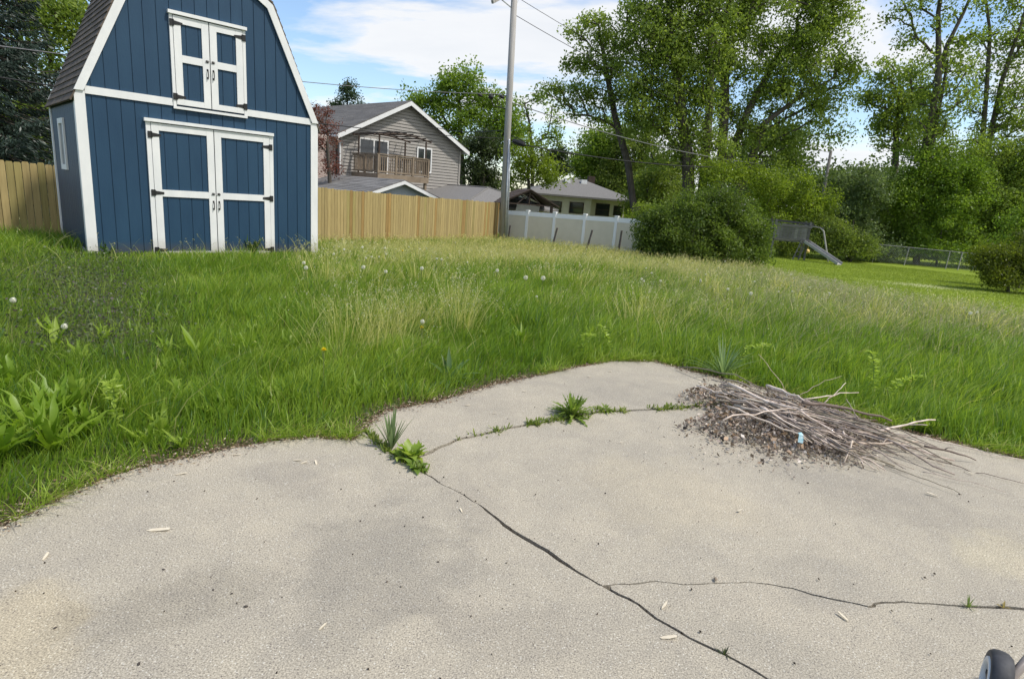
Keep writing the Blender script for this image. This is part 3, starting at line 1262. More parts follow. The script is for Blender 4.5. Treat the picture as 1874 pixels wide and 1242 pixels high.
def shingle_slope(mb, a, b, y0, y1, th=.05, tab=.9, course=.2, v=(.8, 1.15)):
    """a (eave) to b (ridge) in x,z; extends y0..y1"""
    a, b = np.array(a, float), np.array(b, float)
    ln = np.linalg.norm(b - a)
    nrm = np.array([-(b - a)[1], (b - a)[0]]) / ln
    if nrm[1] < 0:
        nrm = -nrm
    n = max(2, int(ln / course))
    for k in range(n):
        p, q = a + (b - a) * k / n, a + (b - a) * min(1, (k + 1.06) / n)
        y = y0
        while y < y1 - 1e-6:
            y2 = min(y + random.uniform(.6, 1.3) * tab, y1)
            c_ = random.uniform(*v)
            mb.col = (c_, c_, c_)
            o1, o2 = nrm * (th + .012), nrm * th
            mb.prism([(p[0] + o1[0], y, p[1] + o1[1]), (q[0] + o2[0], y, q[1] + o2[1]), (q[0], y, q[1]), (p[0], y, p[1])], (0, y2 - y, 0))
            y = y2
    mb.col = (1, 1, 1)


sl = (PK - EV) / (hw / 2)
mb = MB()
for mir in (0, 1):
    a, b = (-.45, EV - .45 * sl + .06), (hw / 2, PK + .06)
    if mir:
        a, b = (hw - a[0], a[1]), b
    shingle_slope(mb, a, b, -.42, 11.4)
roof = mb.build('roof', M['roof_dark'], house)
mb = MB()
mb.tube([(1.4, 6.0, 5.7), (1.4, 6.0, 6.5)], .06, 8)
mb.build('vent_pipe', M['vinyl_white'], roof)
mb = MB()
for mir in (0, 1):
    a, b = np.array((-.45, EV - .45 * sl + .058)), np.array((hw / 2, PK + .058))
    dn = np.array((0, -.24))
    q = [a, b, b + dn, a + dn]
    q = [(hw - p[0], p[1]) if mir else tuple(p) for p in q]
    mb.prism([(p[0], -.46, p[1]) for p in q], (0, .036, 0))
mb.build('fascia', M['white'], house)
mb = MB()
for xx in (-.5, hw + .42):
    mb.box(xx, xx + .09, -.40, 11.3, EV - .45 * sl - .09, EV - .45 * sl + .03)
mb.build('gutter', M['white'], house)
mb = MB()
mb.tube([(-.42, -.2, EV - .3), (-.1, -.08, EV - .6), (-.06, -.08, .1)], .05, 6)
mb.build('downspout', M['white'], house)
mb = MB()
for a_, b_ in ((-.05, .09), (hw - .09, hw + .05)):
    mb = MB()
    mb.box(a_, b_, -.065, -.052, 0, EV - .12)
    mb.build('corner_board', M['siding'], house)


def house_window(x0, x1, z0, z1, nm, parent, mull=(.5,)):
    mb = MB()
    t = .09
    for a in ((x0 - t, x1 + t, z1, z1 + t), (x0 - t, x1 + t, z0 - t, z0), (x0 - t, x0, z0, z1), (x1, x1 + t, z0, z1)):
        mb.box(a[0], a[1], -.08, -.052, a[2], a[3])
    for m_ in mull:
        xm = x0 + (x1 - x0) * m_
        mb.box(xm - .04, xm + .04, -.078, -.056, z0, z1)
    w = mb.build(nm, M['white'], parent)
    mb = MB()
    mb.box(x0, x1, -.055, -.0505, z0, z1)
    mb.build('pane', M['glass'], w)
    return w


# deck and pergola: along the wall from t=.7, 3.45 long, 2.6 out
dx0, dx1, dy, dz0, dz1 = .72, 4.15, -2.62, 2.66, 3.0
house_window(1.2, 3.05, dz1 + .05, dz1 + 1.85, 'patio_door', house, (.5,))
house_window(5.35, 6.35, 3.4, 4.75, 'window', house, (.5,))
mb = MB()
mb.box(dx0, dx1, dy, -.04, dz1 - .04, dz1)
mb.box(dx0, dx1, dy - .04, dy - .001, dz0, dz1)
mb.box(dx0 - .04, dx0 - .001, dy - .04, -.04, dz0, dz1)
mb.box(dx1 + .001, dx1 + .04, dy - .04, -.04, dz0, dz1)
deck = mb.build('balcony', M['deck'], house)
for (px, py) in ((dx0 + .1, dy + .1), (dx1 - .1, dy + .1)):
    mb = MB()
    mb.box(px - .07, px + .07, py - .07, py + .07, 0, dz0)
    mb.build('support_post', M['deck'], deck)
mb = MB()
RT = dz1 + 1.02
for (a, b) in (((dx0, dy), (dx1, dy)), ((dx0, dy), (dx0, -.1)), ((dx1, dy), (dx1, -.1))):
    a, b = np.array(a), np.array(b)
    mb.bar((*a, RT), (*b, RT), .13, .045)
    mb.bar((*a, RT - .09), (*b, RT - .09), .04, .09)
    mb.bar((*a, dz1 + .1), (*b, dz1 + .1), .04, .09)
    n = int(np.linalg.norm(b - a) / .135)
    for i in range(1, n):
        p = a + (b - a) * i / n
        mb.box(p[0] - .022, p[0] + .022, p[1] - .022, p[1] + .022, dz1 + .14, RT - .13)
for (px, py) in ((dx0, dy), (dx0 + 1.16, dy), (dx0 + 2.32, dy), (dx1, dy), (dx0, dy / 2)):
    mb.box(px - .055, px + .055, py - .055, py + .055, dz1, RT - .02)
mb.build('railing', M['deck'], deck)
mb = MB()
PT = dz1 + 1.98
pp = [(dx0 + .12, dy + .12), (dx1 - .12, dy + .12), (dx0 + .12, -.5), (dx1 - .12, -.5)]
for (px, py) in pp:
    mb.tube([(px, py, dz1), (px, py, PT)], .05, 6)
for py in (dy + .12, -.5):
    pts = [(dx0 - .25 + (dx1 - dx0 + .5) * i / 8, py, PT + .22 * math.sin(PI * i / 8)) for i in range(9)]
    mb.tube(pts, .045, 6)
for i in range(9):
    x = dx0 - .1 + (dx1 - dx0 + .2) * i / 8
    zt = PT + .07 + .22 * math.sin(PI * i / 8)
    mb.bar((x, dy - .15, zt), (x, -.2, zt), .04, .06)
mb.build('pergola', M['brown'], deck)
# patio chairs on the balcony are things of their own
hm = Matrix.Translation((hL[0], hL[1], hz)) @ Matrix.Rotation(h_rz, 4, 'Z')
for (cx_, cy_, rz_, lab) in ((1.6, -1.5, .4, 'dark metal chair on the balcony by the patio door'), (2.9, -1.6, -.5, 'dark metal chair on the balcony by the railing middle')):
    p = hm @ Vector((cx_, cy_, dz1))
    ch = thing('patio_chair', lab, 'chair', p, h_rz + rz_, 'chairs on the balcony')
    mb = MB()
    mb.box(-.25, .25, -.25, .25, .40, .45)
    mb.build('seat', M['hub'], ch)
    mb = MB()
    for i in range(5):
        mb.box(-.24 + i * .11, -.19 + i * .11, .22, .25, .45, .92)
    mb.box(-.25, .25, .22, .25, .9, .96)
    mb.build('backrest', M['hub'], ch)
    for sx in (-.22, .22):
        for sy in (-.22, .22):
            mb = MB()
            mb.tube([(sx, sy, 0), (sx, sy, .4)], .02, 5)
            mb.build('leg', M['hub'], ch)
# rear wing roof to the right of the gable
mb = MB()
wx0, wx1 = hw - 1.5, hw + .1
wing = [(3.2, 5.6), (6.0, 7.0), (8.8, 5.6)]
mb.prism([(hw - .6, y, z) for y, z in wing], (1.6, 0, 0))
mb.build('dormer', M['siding'], house)
mb = MB()
for (a, b) in (((3.0, 5.55), (6.0, 7.05)), ((9.0, 5.55), (6.0, 7.05))):
    mb.prism([(hw - .8, a[0], a[1]), (hw + 1.2, a[0], a[1]), (hw + 1.2, b[0], b[1]), (hw - .8, b[0], b[1])], (0, 0, .08))
mb.build('dormer_roof', M['roof_grey'], house)


def small_building(name, label, cat, base, rz, w, l, ev, pk, wall, roofm, over=.3):
    t = thing(name, label, cat, base, rz)
    g = [(0, 0), (w, 0), (w, ev), (w / 2, pk), (0, ev)]
    mb = MB()
    mb.prism([(x, 0, z) for x, z in g], (0, .1, 0))
    mb.prism([(x, l, z) for x, z in g], (0, -.1, 0))
    mb.box(0, .1, .101, l - .101, 0, ev)
    mb.box(w - .1, w, .101, l - .101, 0, ev)
    mb.build('wall', wall, t)
    s = (pk - ev) / (w / 2)
    mb = MB()
    for mir in (0, 1):
        a, b = (-over, ev - over * s + .05), (w / 2, pk + .05)
        if mir:
            a = (w - a[0], a[1])
        shingle_slope(mb, a, b, -over, l + over)
    mb.build('roof', roofm, t)
    mb = MB()
    for mir in (0, 1):
        a, b = np.array((-over, ev - over * s + .048)), np.array((w / 2, pk + .048))
        dn = np.array((0, -.15))
        q = [a, b, b + dn, a + dn]
        q = [(w - p[0], p[1]) if mir else tuple(p) for p in q]
        mb.prism([(p[0], -over - .03, p[1]) for p in q], (0, .028, 0))
    mb.build('fascia', M['white'], t)
    return t


# garage just beyond the fence: gable peak seen over the pickets
ga_rz = math.radians(44)
gp = np.array([-5.81, 29.0])
gdir = np.array([math.cos(ga_rz), math.sin(ga_rz)])
gback = np.array([-math.sin(ga_rz), math.cos(ga_rz)])
gw = 4.2
gbase = gp - gdir * gw / 2
small_building('garden_garage', 'low garage with grey shingle roof and pale blue gable just behind the pine fence', 'garage', (gbase[0], gbase[1], -.9), ga_rz, gw, 6.5, 1.75, 2.48, M['pale_blue_wall'], M['roof_grey'], .35)
hp = np.array([-3.32, 34.0])
hipb = thing('long_garage', 'long low garage with pale grey hip roof between the taupe house and the pole', 'garage', (hp[0], hp[1], -1.0), ga_rz)
hw2, hl2, hev, hrd = 7.0, 9.5, 1.62, 2.66
mb = MB()
mb.box(0, hw2, 0, .15, 0, hev)
mb.box(0, .15, .151, hl2 - .151, 0, hev)
mb.box(hw2 - .15, hw2, .151, hl2 - .151, 0, hev)
mb.box(0, hw2, hl2 - .15, hl2, 0, hev)
mb.build('wall', M['cream'], hipb)
mb = MB()
e = [(-.4, -.4, hev), (hw2 + .4, -.4, hev), (hw2 + .4, hl2 + .4, hev), (-.4, hl2 + .4, hev)]
mb.add([*e, (hw2 / 2, 2.0, hrd), (hw2 / 2, hl2 - 2, hrd)], [(0, 1, 4), (1, 2, 5, 4), (2, 3, 5), (3, 0, 4, 5)])
mb.add([(p[0], p[1], p[2] - .12) for p in e] + e, [(0, 1, 5, 4), (1, 2, 6, 5), (2, 3, 7, 6), (3, 0, 4, 7), (0, 3, 2, 1)])
mb.col = (1, 1, .999)
mb.tube([(-.4, -.4, hev + .01), (hw2 / 2, 2.0, hrd + .01), (hw2 / 2, hl2 - 2, hrd + .01)], .05, 5)
mb.tube([(hw2 + .4, -.4, hev + .01), (hw2 / 2, 2.0, hrd + .01)], .05, 5)
mb.build('roof', M['roof_grey'], hipb)

# open brown pavilion
pav_p = at_y(970, 348, 35)
pav = thing('garden_pavilion', 'brown open-truss gabled pavilion with grey canvas behind the white fence', 'pavilion', (pav_p[0], pav_p[1], -1.0), math.radians(12))
pk_z = pav_p[2] + 1.0
ev_z = pk_z - .75
mb = MB()
for s in (-1, 1):
    for y in (0, 3.2):
        mb.box(s * 1.35 - .07, s * 1.35 + .07, y - .07, y + .07, 0, ev_z)
mb.build('post', M['brown'], pav)
for y in (-.05, 3.25):
    mb = MB()
    mb.bar((-1.6, y, ev_z - .05), (0, y, pk_z - .06), .06, .14, up=(0, 1, 0))
    mb.bar((1.6, y, ev_z - .05), (0, y, pk_z - .06), .06, .14, up=(0, 1, 0))
    mb.bar((-1.4, y, ev_z - .05), (1.4, y, ev_z - .05), .06, .12, up=(0, 1, 0))
    mb.bar((0, y, ev_z), (0, y, pk_z - .1), .06, .08, up=(0, 1, 0))
    mb.bar((-.65, y, ev_z), (-.1, y, pk_z - .25), .05, .06, up=(0, 1, 0))
    mb.bar((.65, y, ev_z), (.1, y, pk_z - .25), .05, .06, up=(0, 1, 0))
    mb.build('truss', M['brown'], pav)
mb = MB()
shingle_slope(mb, (-1.75, ev_z - .1), (0, pk_z), -.2, 3.4)
shingle_slope(mb, (1.75, ev_z - .1), (0, pk_z), -.2, 3.4)
mb.build('roof', M['brown'], pav)
mb = MB()
mb.prism([(-.85, .4, .2), (.55, .4, .2), (.75, .4, ev_z - .12), (-.6, .4, ev_z - .02)], (0, .02, 0))
mb.build('curtain', M['canvas'], pav)

# cream hip-roofed house
ch_c = at_y(1060, 361, 52)
cream = thing('cream_house', 'cream bungalow with grey hip roof beyond the white fence', 'house', (ch_c[0], ch_c[1], -1.1), math.radians(8))
cw, cl, cev = 8.6, 7.0, 2.72
x0, x1 = -4.2, -4.2 + cw
mb = MB()
mb.box(x0, x0 + 5.3, 0, .15, 0, cev)
mb.box(x0 + 5.3 + .001, x1, 1.2, 1.35, 0, cev)
mb.box(x0 + 5.15, x0 + 5.3, .151, 1.199, 0, cev)
mb.box(x0, x0 + .15, .151, cl, 0, cev)
mb.box(x1 - .15, x1, 1.351, cl, 0, cev)
mb.box(x0 + .151, x1 - .151, cl - .15, cl, 0, cev)
mb.build('wall', M['cream'], cream)
mb = MB()
o_ = .6
rz_ = cev + 1.45
r0, r1 = (x0 + 3.7, cl / 2), (x1 - 3.3, cl / 2)
e = [(x0 - o_, -o_, cev), (x1 + o_, -o_, cev), (x1 + o_, cl + o_, cev), (x0 - o_, cl + o_, cev)]
mb.add([*e, (*r0, rz_), (*r1, rz_)], [(0, 1, 5, 4), (1, 2, 5), (2, 3, 4, 5), (3, 0, 4)])
mb.add([(p[0], p[1], p[2] - .14) for p in e] + e, [(0, 1, 5, 4), (1, 2, 6, 5), (2, 3, 7, 6), (3, 0, 4, 7), (0, 3, 2, 1)])
mb.col = (1.0, 1.0, .999)
cr = mb.build('roof', M['roof_grey'], cream)
for (xx, yy, h) in ((-.6, 2.6, .5), (.9, 2.7, .5)):
    mb = MB()
    mb.box(xx - .25, xx + .25, yy - .2, yy + .2, rz_ - .5, rz_ - .5 + h)
    mb.build('roof_vent', M['vinyl_white'], cr)
mb = MB()
mb.box(1.6, 2.2, 3.9, 4.4, rz_ - .5, rz_ + .4)
mb.build('chimney', M['brown'], cr)
for (a, b, yy, z0, z1) in ((-2.7, -1.5, 0, 1.35, 2.1), (-.9 + .2, .4, 0, 1.35, 2.15), (1.9, 3.0, 1.2, 1.3, 2.2), (3.5, 4.2, 1.2, 1.4, 2.1)):
    mb = MB()
    t = .07
    for q in ((a - t, b + t, z1, z1 + t), (a - t, b + t, z0 - t, z0), (a - t, a, z0, z1), (b, b + t, z0, z1), (a, b, (z0 + z1) / 2 - .03, (z0 + z1) / 2 + .03)):
        mb.box(q[0], q[1], yy - .05, yy - .002, q[2], q[3])
    w = mb.build('window', M['brown'], cream)
    mb = MB()
    mb.box(a, b, yy - .02, yy - .003, z0, (z0 + z1) / 2 - .03)
    mb.box(a, b, yy - .02, yy - .003, (z0 + z1) / 2 + .03, z1)
    mb.build('pane', M['glass'], w)

# ------------------------------------------------------------------ playset and chain-link fence
pp_ = on_ground(1445, 474)
pz = float(terrain(pp_[0], pp_[1]))
ps = thing('playset', 'weathered grey wooden playset with slatted tower and slide at the lawn edge', 'playset', (pp_[0], pp_[1], pz), math.radians(-14))
sc_ = pp_[1] / 1129.0          # metres per photo pixel at that depth


def g_(n=1):
    c = random.uniform(.8, 1.15)
    return (c, c, c)


for (xx, yy) in ((-1.05, 0), (.75, 0), (-1.05, 1.3), (.75, 1.3)):
    mb = MB()
    mb.bar((xx, yy, 0), (xx, yy, 2.15), .1, .1, up=(0, 1, 0))
    mb.build('post', M['grey_wood'], ps)
mb = MB()
mb.box(-1.15, .85, -.05, 1.35, .98, 1.06)
for k in range(12):
    mb.col = tuple(np.array(g_()) * random.choice([.55, .8, 1.0, 1.1]))
    a = -1.1 + k * .158
    mb.box(a, a + .148, -.075, -.052, 1.07, 1.95)
mb.col = (.9, .9, .9)
mb.box(-1.15, .85, -.11, -.077, 1.8, 1.92)
mb.box(-1.15, .85, -.11, -.077, 1.08, 1.18)
mb.build('tower_panel', M['grey_wood'], ps)
mb = MB()
mb.col = (.5, .5, .5)
mb.bar((-2.1, .3, 2.12), (.95, .3, 2.03), .12, .12)
mb.bar((.7, .1, 1.98), (1.5, .1, 1.86), .08, .08)
mb.build('top_beam', M['grey_wood'], ps)
mb = MB()
mb.tube([(.8, .1, 1.93), (1.3, .1, 1.88), (1.5, .1, 1.7), (1.95, .15, .35), (2.05, .15, 0)], .045, 8)
mb.build('swing_leg', M['pole_wood'], ps, smooth=True)
mb = MB()
for s in (0, .28):
    mb.bar((.12 + s, -.2, 0), (.42 + s, -.12, 1.1), .06, .06, up=(0, 1, 0))
for k in range(4):
    mb.bar((.16 + k * .075, -.17, .2 + k * .26), (.44 + k * .075, -.17, .2 + k * .26), .05, .04)
mb.build('ladder', M['grey_wood'], ps)
mb = MB()
a, b, w = np.array((.7, -.1, 1.02)), np.array((2.25, -1.5, .06)), .22
sd_ = np.array((.67, .74, 0))
mb.prism([a - sd_ * w, a + sd_ * w, b + sd_ * w, b - sd_ * w], (0, 0, -.03))
for s in (-1, 1):
    mb.bar(a + sd_ * s * (w + .02) + (0, 0, .05), b + sd_ * s * (w + .02) + (0, 0, .05), .035, .14)
mb.build('slide', M['slide'], ps)
mb = MB()
p = np.array((.95, .5, .5))
mb.lathe([(0, -.13), (.09, -.09), (.13, 0), (.09, .09), (0, .13)], p, (0, 0, 1), 12)
mb.tube([p + (0, 0, .12), (.95, .5, 1.0)], .008, 4)
mb.build('hanging_buoy', M['yellow'], ps, smooth=True)

cA, cB = np.array([21.4, 38.2]), np.array([30.5, 37.0])
clf = thing('chain_link_fence', 'low chain-link fence along the far edge of the mown lawn', 'fence', (cA[0], cA[1], -.95))
cd = cB - cA
cl_ = np.linalg.norm(cd)
cd /= cl_
c_o = np.array([cA[0], cA[1], -.95])


def cz(t):
    return float(np.interp(t, [0, cl_], [-.96, -1.06])) - c_o[2]


for k in range(5):
    t = [0.75, 2.6, 5.0, 5.7, 8.6][k]
    p = cA + cd * t - c_o[:2]
    mb = MB()
    mb.tube([(*p, cz(t) - .1), (p[0] + random.uniform(-.05, .12), p[1], cz(t) + 1.12)], .03, 6)
    mb.build('post', M['pole_wood'], clf)
mb = MB()
q = cA + cd * cl_ - c_o[:2]
mb.tube([(0, 0, cz(0) + 1.1), (*q, cz(cl_) + 1.1)], .024, 6)
mb.build('top_rail', M['cable_grey'], clf)
mb = MB()
s_ = .11
n = int(cl_ / s_)
for k in range(-9, n):
    for dr in (1, -1):
        t0 = k * s_
        t1 = t0 + 1.0
        lo, hi = max(t0, 0), min(t1, cl_)
        if hi <= lo:
            continue
        h0, h1 = (lo - t0), (hi - t0)
        if dr < 0:
            h0, h1 = 1 - h0, 1 - h1
        a, b = cA + cd * lo - c_o[:2], cA + cd * hi - c_o[:2]
        mb.tube([(*a, cz(lo) + .05 + h0), (*b, cz(hi) + .05 + h1)], .0035, 3, cap=False)
mb.build('wire_mesh', M['galv'], clf)


# ------------------------------------------------------------------ trees
def branch_mesh(name, root_pts, root_r, clusters, r_tip=.012, seed=0, pw=.55, sides=6):
    """limbs from the trunk nodes out to every leaf cluster; one tapering mesh"""
    g = np.random.default_rng(seed)
    nodes = [np.array(p, float) for p in root_pts]
    par = [-1] + list(range(len(root_pts) - 1))
    if len(clusters):
        C = np.array(clusters)
        tr = np.array(nodes)
        dd = np.min(np.linalg.norm(C[:, None] - tr[None], axis=2), axis=1)
        for i in np.argsort(dd):
            c = C[i]
            A = np.array(nodes)
            d = np.linalg.norm(A - c, axis=1) + np.maximum(A[:, 2] - c[2] + .25, 0) * 1.6
            j = int(np.argmin(d))
            a = A[j]
            ln = np.linalg.norm(c - a)
            k = 2 if ln < 1.5 else 4
            last = j
            for s in range(1, k + 1):
                t = s / k
                q = a + (c - a) * t + g.normal(size=3) * ln * .03 * (t < 1) + np.array([0, 0, ln * .06 * math.sin(PI * t)])
                nodes.append(q)
                par.append(last)
                last = len(nodes) - 1
    n = len(nodes)
    load = np.zeros(n)
    kids = np.zeros(n, int)
    for i in range(n):
        if par[i] >= 0:
            kids[par[i]] += 1
    load[kids == 0] = 1
    for i in range(n - 1, 0, -1):
        if par[i] >= 0 and par[i] < i:
            load[par[i]] += load[i]
    rad = r_tip * np.maximum(load, 1) ** pw
    k0 = len(root_pts)
    mx = root_r / max(rad[0], 1e-6)
    rad = np.maximum(r_tip, rad * min(mx, 3))
    rad[:k0] = np.maximum(rad[:k0], np.linspace(root_r, root_r * .22, k0))
    rad = np.minimum(rad, root_r * 1.25)
    N_ = np.array(nodes)
    idx = np.array([i for i in range(n) if par[i] >= 0])
    A, B = N_[[par[i] for i in idx]], N_[idx]
    ra = rad[[par[i] for i in idx]]
    rb = rad[idx]
    side = np.array([par[i] < k0 and i >= k0 for i in idx])
    lim = np.array([i >= k0 for i in idx])
    rb = np.where(lim, np.minimum(rb, root_r * .34), rb)
    ra = np.where(lim, np.minimum(ra, root_r * .34), ra)
    ra = np.where(side, np.minimum(ra, rb * 1.35), ra)
    D = B - A
    L = np.linalg.norm(D, axis=1, keepdims=True) + 1e-9
    D = D / L
    A = A - D * np.minimum(L, ra[:, None] * .3)
    ref = np.where(np.abs(D[:, 2:3]) < .9, np.array([[0, 0, 1.0]]), np.array([[1.0, 0, 0]]))
    U = np.cross(D, ref)
    U /= np.linalg.norm(U, axis=1, keepdims=True)
    W = np.cross(D, U)
    th = np.arange(sides) * 2 * PI / sides
    ring = np.cos(th)[None, :, None] * U[:, None] + np.sin(th)[None, :, None] * W[:, None]
    V = np.concatenate([A[:, None] + ring * ra[:, None, None], B[:, None] + ring * rb[:, None, None]], 1)
    m = len(idx)
    base = (np.arange(m) * 2 * sides)[:, None]
    kk = np.arange(sides)
    k2 = (kk + 1) % sides
    F = np.stack([base + kk, base + k2, base + sides + k2, base + sides + kk], -1).reshape(-1, 4)
    return np_mesh(name, V.reshape(-1, 3), [F], None, True)


def leaf_mesh(name, C, R, per, size, c1, c2, seed=0, droop=0.0, squash=.75, aspect=.55):
    """leaves in soft clusters round the branch tips"""
    g = np.random.default_rng(seed)
    n = len(C)
    per, size = per * 2.0, size * .68
    cnt = np.maximum(3, (per * g.uniform(.55, 1.45, n)).astype(int))
    ci = np.repeat(np.arange(n), cnt)
    m = len(ci)
    off = g.normal(size=(m, 3)) * np.array([1, 1, squash])
    lens = np.linalg.norm(off, axis=1, keepdims=True)
    off = off / lens * np.minimum(lens, 2.1)
    P = C[ci] + off * R[ci][:, None] * .6
    if droop:
        P[:, 2] -= droop * R[ci] * (off[:, 0] ** 2 + off[:, 1] ** 2) * .3
    B = rand_unit(m, g)
    B[:, 2] -= .35 + droop
    B /= np.linalg.norm(B, axis=1, keepdims=True)
    A = np.cross(B, rand_unit(m, g))
    A /= np.linalg.norm(A, axis=1, keepdims=True) + 1e-9
    s = size * g.uniform(.6, 1.35, m)[:, None]
    V, F = diamonds(P, A * s * aspect, B * s)
    t = np.clip(g.normal(.45, .30, n)[ci] + g.normal(0, .2, m), 0, 1)[:, None]
    col = np.array(c1) * (1 - t) + np.array(c2) * t
    return np_mesh(name, V, [F], np.repeat(col, 4, axis=0))


def blob_clusters(blobs, Y, dens, rr, seed, depth=.8, bias=.42):
    g = np.random.default_rng(seed)
    C, R = [], []
    s = Y / 1129.0
    for bl in blobs:
        u, v, ru, rv = bl[:4]
        yy = Y + (bl[4] if len(bl) > 4 else 0)
        c = at_y(u, v, yy)
        a, b = ru * s, rv * s
        dp = min(max((a + b) / 2 * depth, .5), 4.5)
        n = max(3, int(dens * (a * b + a * dp + b * dp) / 3 * 5.0))
        d = rand_unit(n, g) * (g.random((n, 1)) ** bias)
        C.append(c + d * np.array([a, dp, b]))
        R.append(g.uniform(.7, 1.3, n) * rr)
    return np.concatenate(C), np.concatenate(R)


def tree(name, label, cat, Y, trunk_px, blobs, c1, c2, dens=1.0, rr=.7, per=80, size=.13, root_r=.3, seed=1, group=None, droop=0.0, extra_trunks=(), bark='bark', rtip=.014, cdepth=.8, ground=True, pw=.5):
    C, R = blob_clusters(blobs, Y, dens, rr, seed, cdepth)
    u0, v0 = trunk_px[0]
    b = at_y(u0, v0, Y)
    z0 = float(terrain(b[0], b[1])) - .1
    base = np.array([b[0], b[1], z0])
    keep = C[:, 2] > z0 + .25
    C, R = C[keep], R[keep]
    t = thing(name, label, cat, base, 0, group)
    pts = [np.zeros(3)]
    for (u, v) in trunk_px[1:]:
        p = at_y(u, v, Y) - base
        p[1] += random.uniform(-.4, .4)
        q = pts[-1]
        for k in (1 / 3, 2 / 3, 1):
            pts.append(q + (p - q) * k)
    cl = C - base
    if extra_trunks:
        lab = np.zeros(len(cl), int)
        groups = [pts]
        for et in extra_trunks:
            pe = [at_y(*et[0], Y) - base]
            if et[0][1] > 300:
                pe[0][2] = 0
            for (u, v) in et[1:]:
                p = at_y(u, v, Y) - base
                q = pe[-1]
                for k in (1 / 3, 2 / 3, 1):
                    pe.append(q + (p - q) * k)
            groups.append(pe)
        D = np.stack([np.min(np.linalg.norm(cl[:, None] - np.array(gp)[None], axis=2), axis=1) for gp in groups], 1)
        lab = np.argmin(D, axis=1)
        for k, gp in enumerate(groups):
            link('trunk', branch_mesh('trunk', gp, root_r * (1 if k == 0 else .8), cl[lab == k], rtip, seed + k, pw), M[bark], t)
    else:
        link('trunk', branch_mesh('trunk', pts, root_r, cl, rtip, seed, pw), M[bark], t)
    link('crown', leaf_mesh('crown', cl, R, per, size, c1, c2, seed, droop), M['leaf'], t)
    return t


# ---- left: spruce and the tree behind it
def spruce(name, label, base, h, rmax, seed, c1, c2, n_whorl=26, per=60, card=.16, group=None):
    g = np.random.default_rng(seed)
    t = thing(name, label, 'tree', base, 0, group)
    tips, P, Bd, Rr = [], [], [], []
    mbt = MB()
    mbt.tube([(0, 0, -.1), (0, 0, h * .5), (0, 0, h)], [h * .018, h * .011, .01], 8)
    for k in range(n_whorl):
        f = (k + .3) / n_whorl
        z = h * (.04 + .95 * f)
        r = rmax * (1 - f) ** .8 * g.uniform(.85, 1.1) + .1
        nb = int(9 - 4 * f)
        for i in range(nb):
            az = 2 * PI * (i + g.random() * .8) / nb
            rl = r * g.uniform(.75, 1.12)
            d = np.array([math.cos(az), math.sin(az), 0])
            pts = [np.array([0, 0, z]) + d * rl * s_ + np.array([0, 0, -.32 * rl * math.sin(s_ * 2.2) * .8 + .12 * rl * s_ ** 3]) for s_ in (0, .3, .6, .85, 1)]
            mbt.tube(pts, [.03 * (1 - f) + .012, .022, .015, .01, .005], 4, cap=False)
            m = int(per * (rl / rmax + .25))
            s_ = g.random(m) ** .7
            i0 = np.minimum((s_ * 4).astype(int), 3)
            A = np.array(pts)
            tt = np.interp(s_, [0, .3, .6, .85, 1], [0, 1, 2, 3, 4])
            i0 = np.minimum(tt.astype(int), 3)
            q = A[i0] + (A[i0 + 1] - A[i0]) * (tt - i0)[:, None]
            sidev = np.cross(d, [0, 0, 1])
            sw = g.normal(size=m) * .28 * rl * (1 - .5 * s_) * .6
            q = q + sidev * sw[:, None]
            q[:, 2] -= np.abs(sw) * .35 + g.random(m) * .16
            P.append(q)
            b = d * .8 + sidev * np.sign(sw)[:, None] * .7 + g.normal(size=(m, 3)) * .3
            b[:, 2] -= .55
            Bd.append(b / np.linalg.norm(b, axis=1, keepdims=True))
    P, Bd = np.concatenate(P), np.concatenate(Bd)
    m = len(P)
    A = np.cross(Bd, rand_unit(m, g))
    A /= np.linalg.norm(A, axis=1, keepdims=True) + 1e-9
    s = card * g.uniform(.6, 1.4, m)[:, None]
    V, F = diamonds(P, A * s * .2, Bd * s)
    tcol = g.random((m, 1))
    col = np.array(c1) * (1 - tcol) + np.array(c2) * tcol
    mbt.build('trunk', M['bark'], t)
    link('crown', np_mesh('crown', V, [F], np.repeat(col, 4, axis=0)), M['needle'], t)
    return t


GRN_MID = ((.16, .235, .04), (.32, .41, .075))
GRN_DARK = ((.12, .175, .035), (.26, .33, .06))
GRN_LIME = ((.16, .23, .02), (.30, .39, .045))
GRN_FRESH = ((.14, .23, .025), (.27, .38, .05))

sb = at_y(20, 470, 19.5)
spruce('spruce_tree', 'tall dark blue-green spruce beyond the fence at the left edge', (sb[0] - .2, 19.5, float(terrain(sb[0], 19.5)) - .1), 11.5, 3.5, 4, (.016, .032, .024), (.042, .066, .048), 36, 420, .085)
tree('leafy_tree', 'leafy green tree showing over the shed roof behind the spruce', 'tree', 30, [(175, 430), (150, 200), (130, 60)],
     [(140, 20, 70, 60), (80, -10, 80, 60), (150, 100, 40, 60), (60, 150, 60, 120), (20, 240, 60, 90), (110, 240, 40, 60)], *GRN_MID, dens=1.3, rr=.8, per=90, size=.14, seed=5)
tree('conifer_tree', 'small dark conifer rising behind the taupe house roof', 'tree', 58, [(636, 400), (636, 300), (637, 150)],
     [(639, 152, 7, 12), (630, 172, 14, 9), (648, 176, 12, 9), (637, 190, 22, 11), (618, 194, 14, 8), (655, 196, 12, 8), (636, 212, 32, 16), (636, 240, 36, 22), (636, 280, 40, 30)],
     (.045, .08, .04), (.10, .15, .07), dens=1.7, rr=.5, per=80, size=.13, root_r=.14, seed=9)
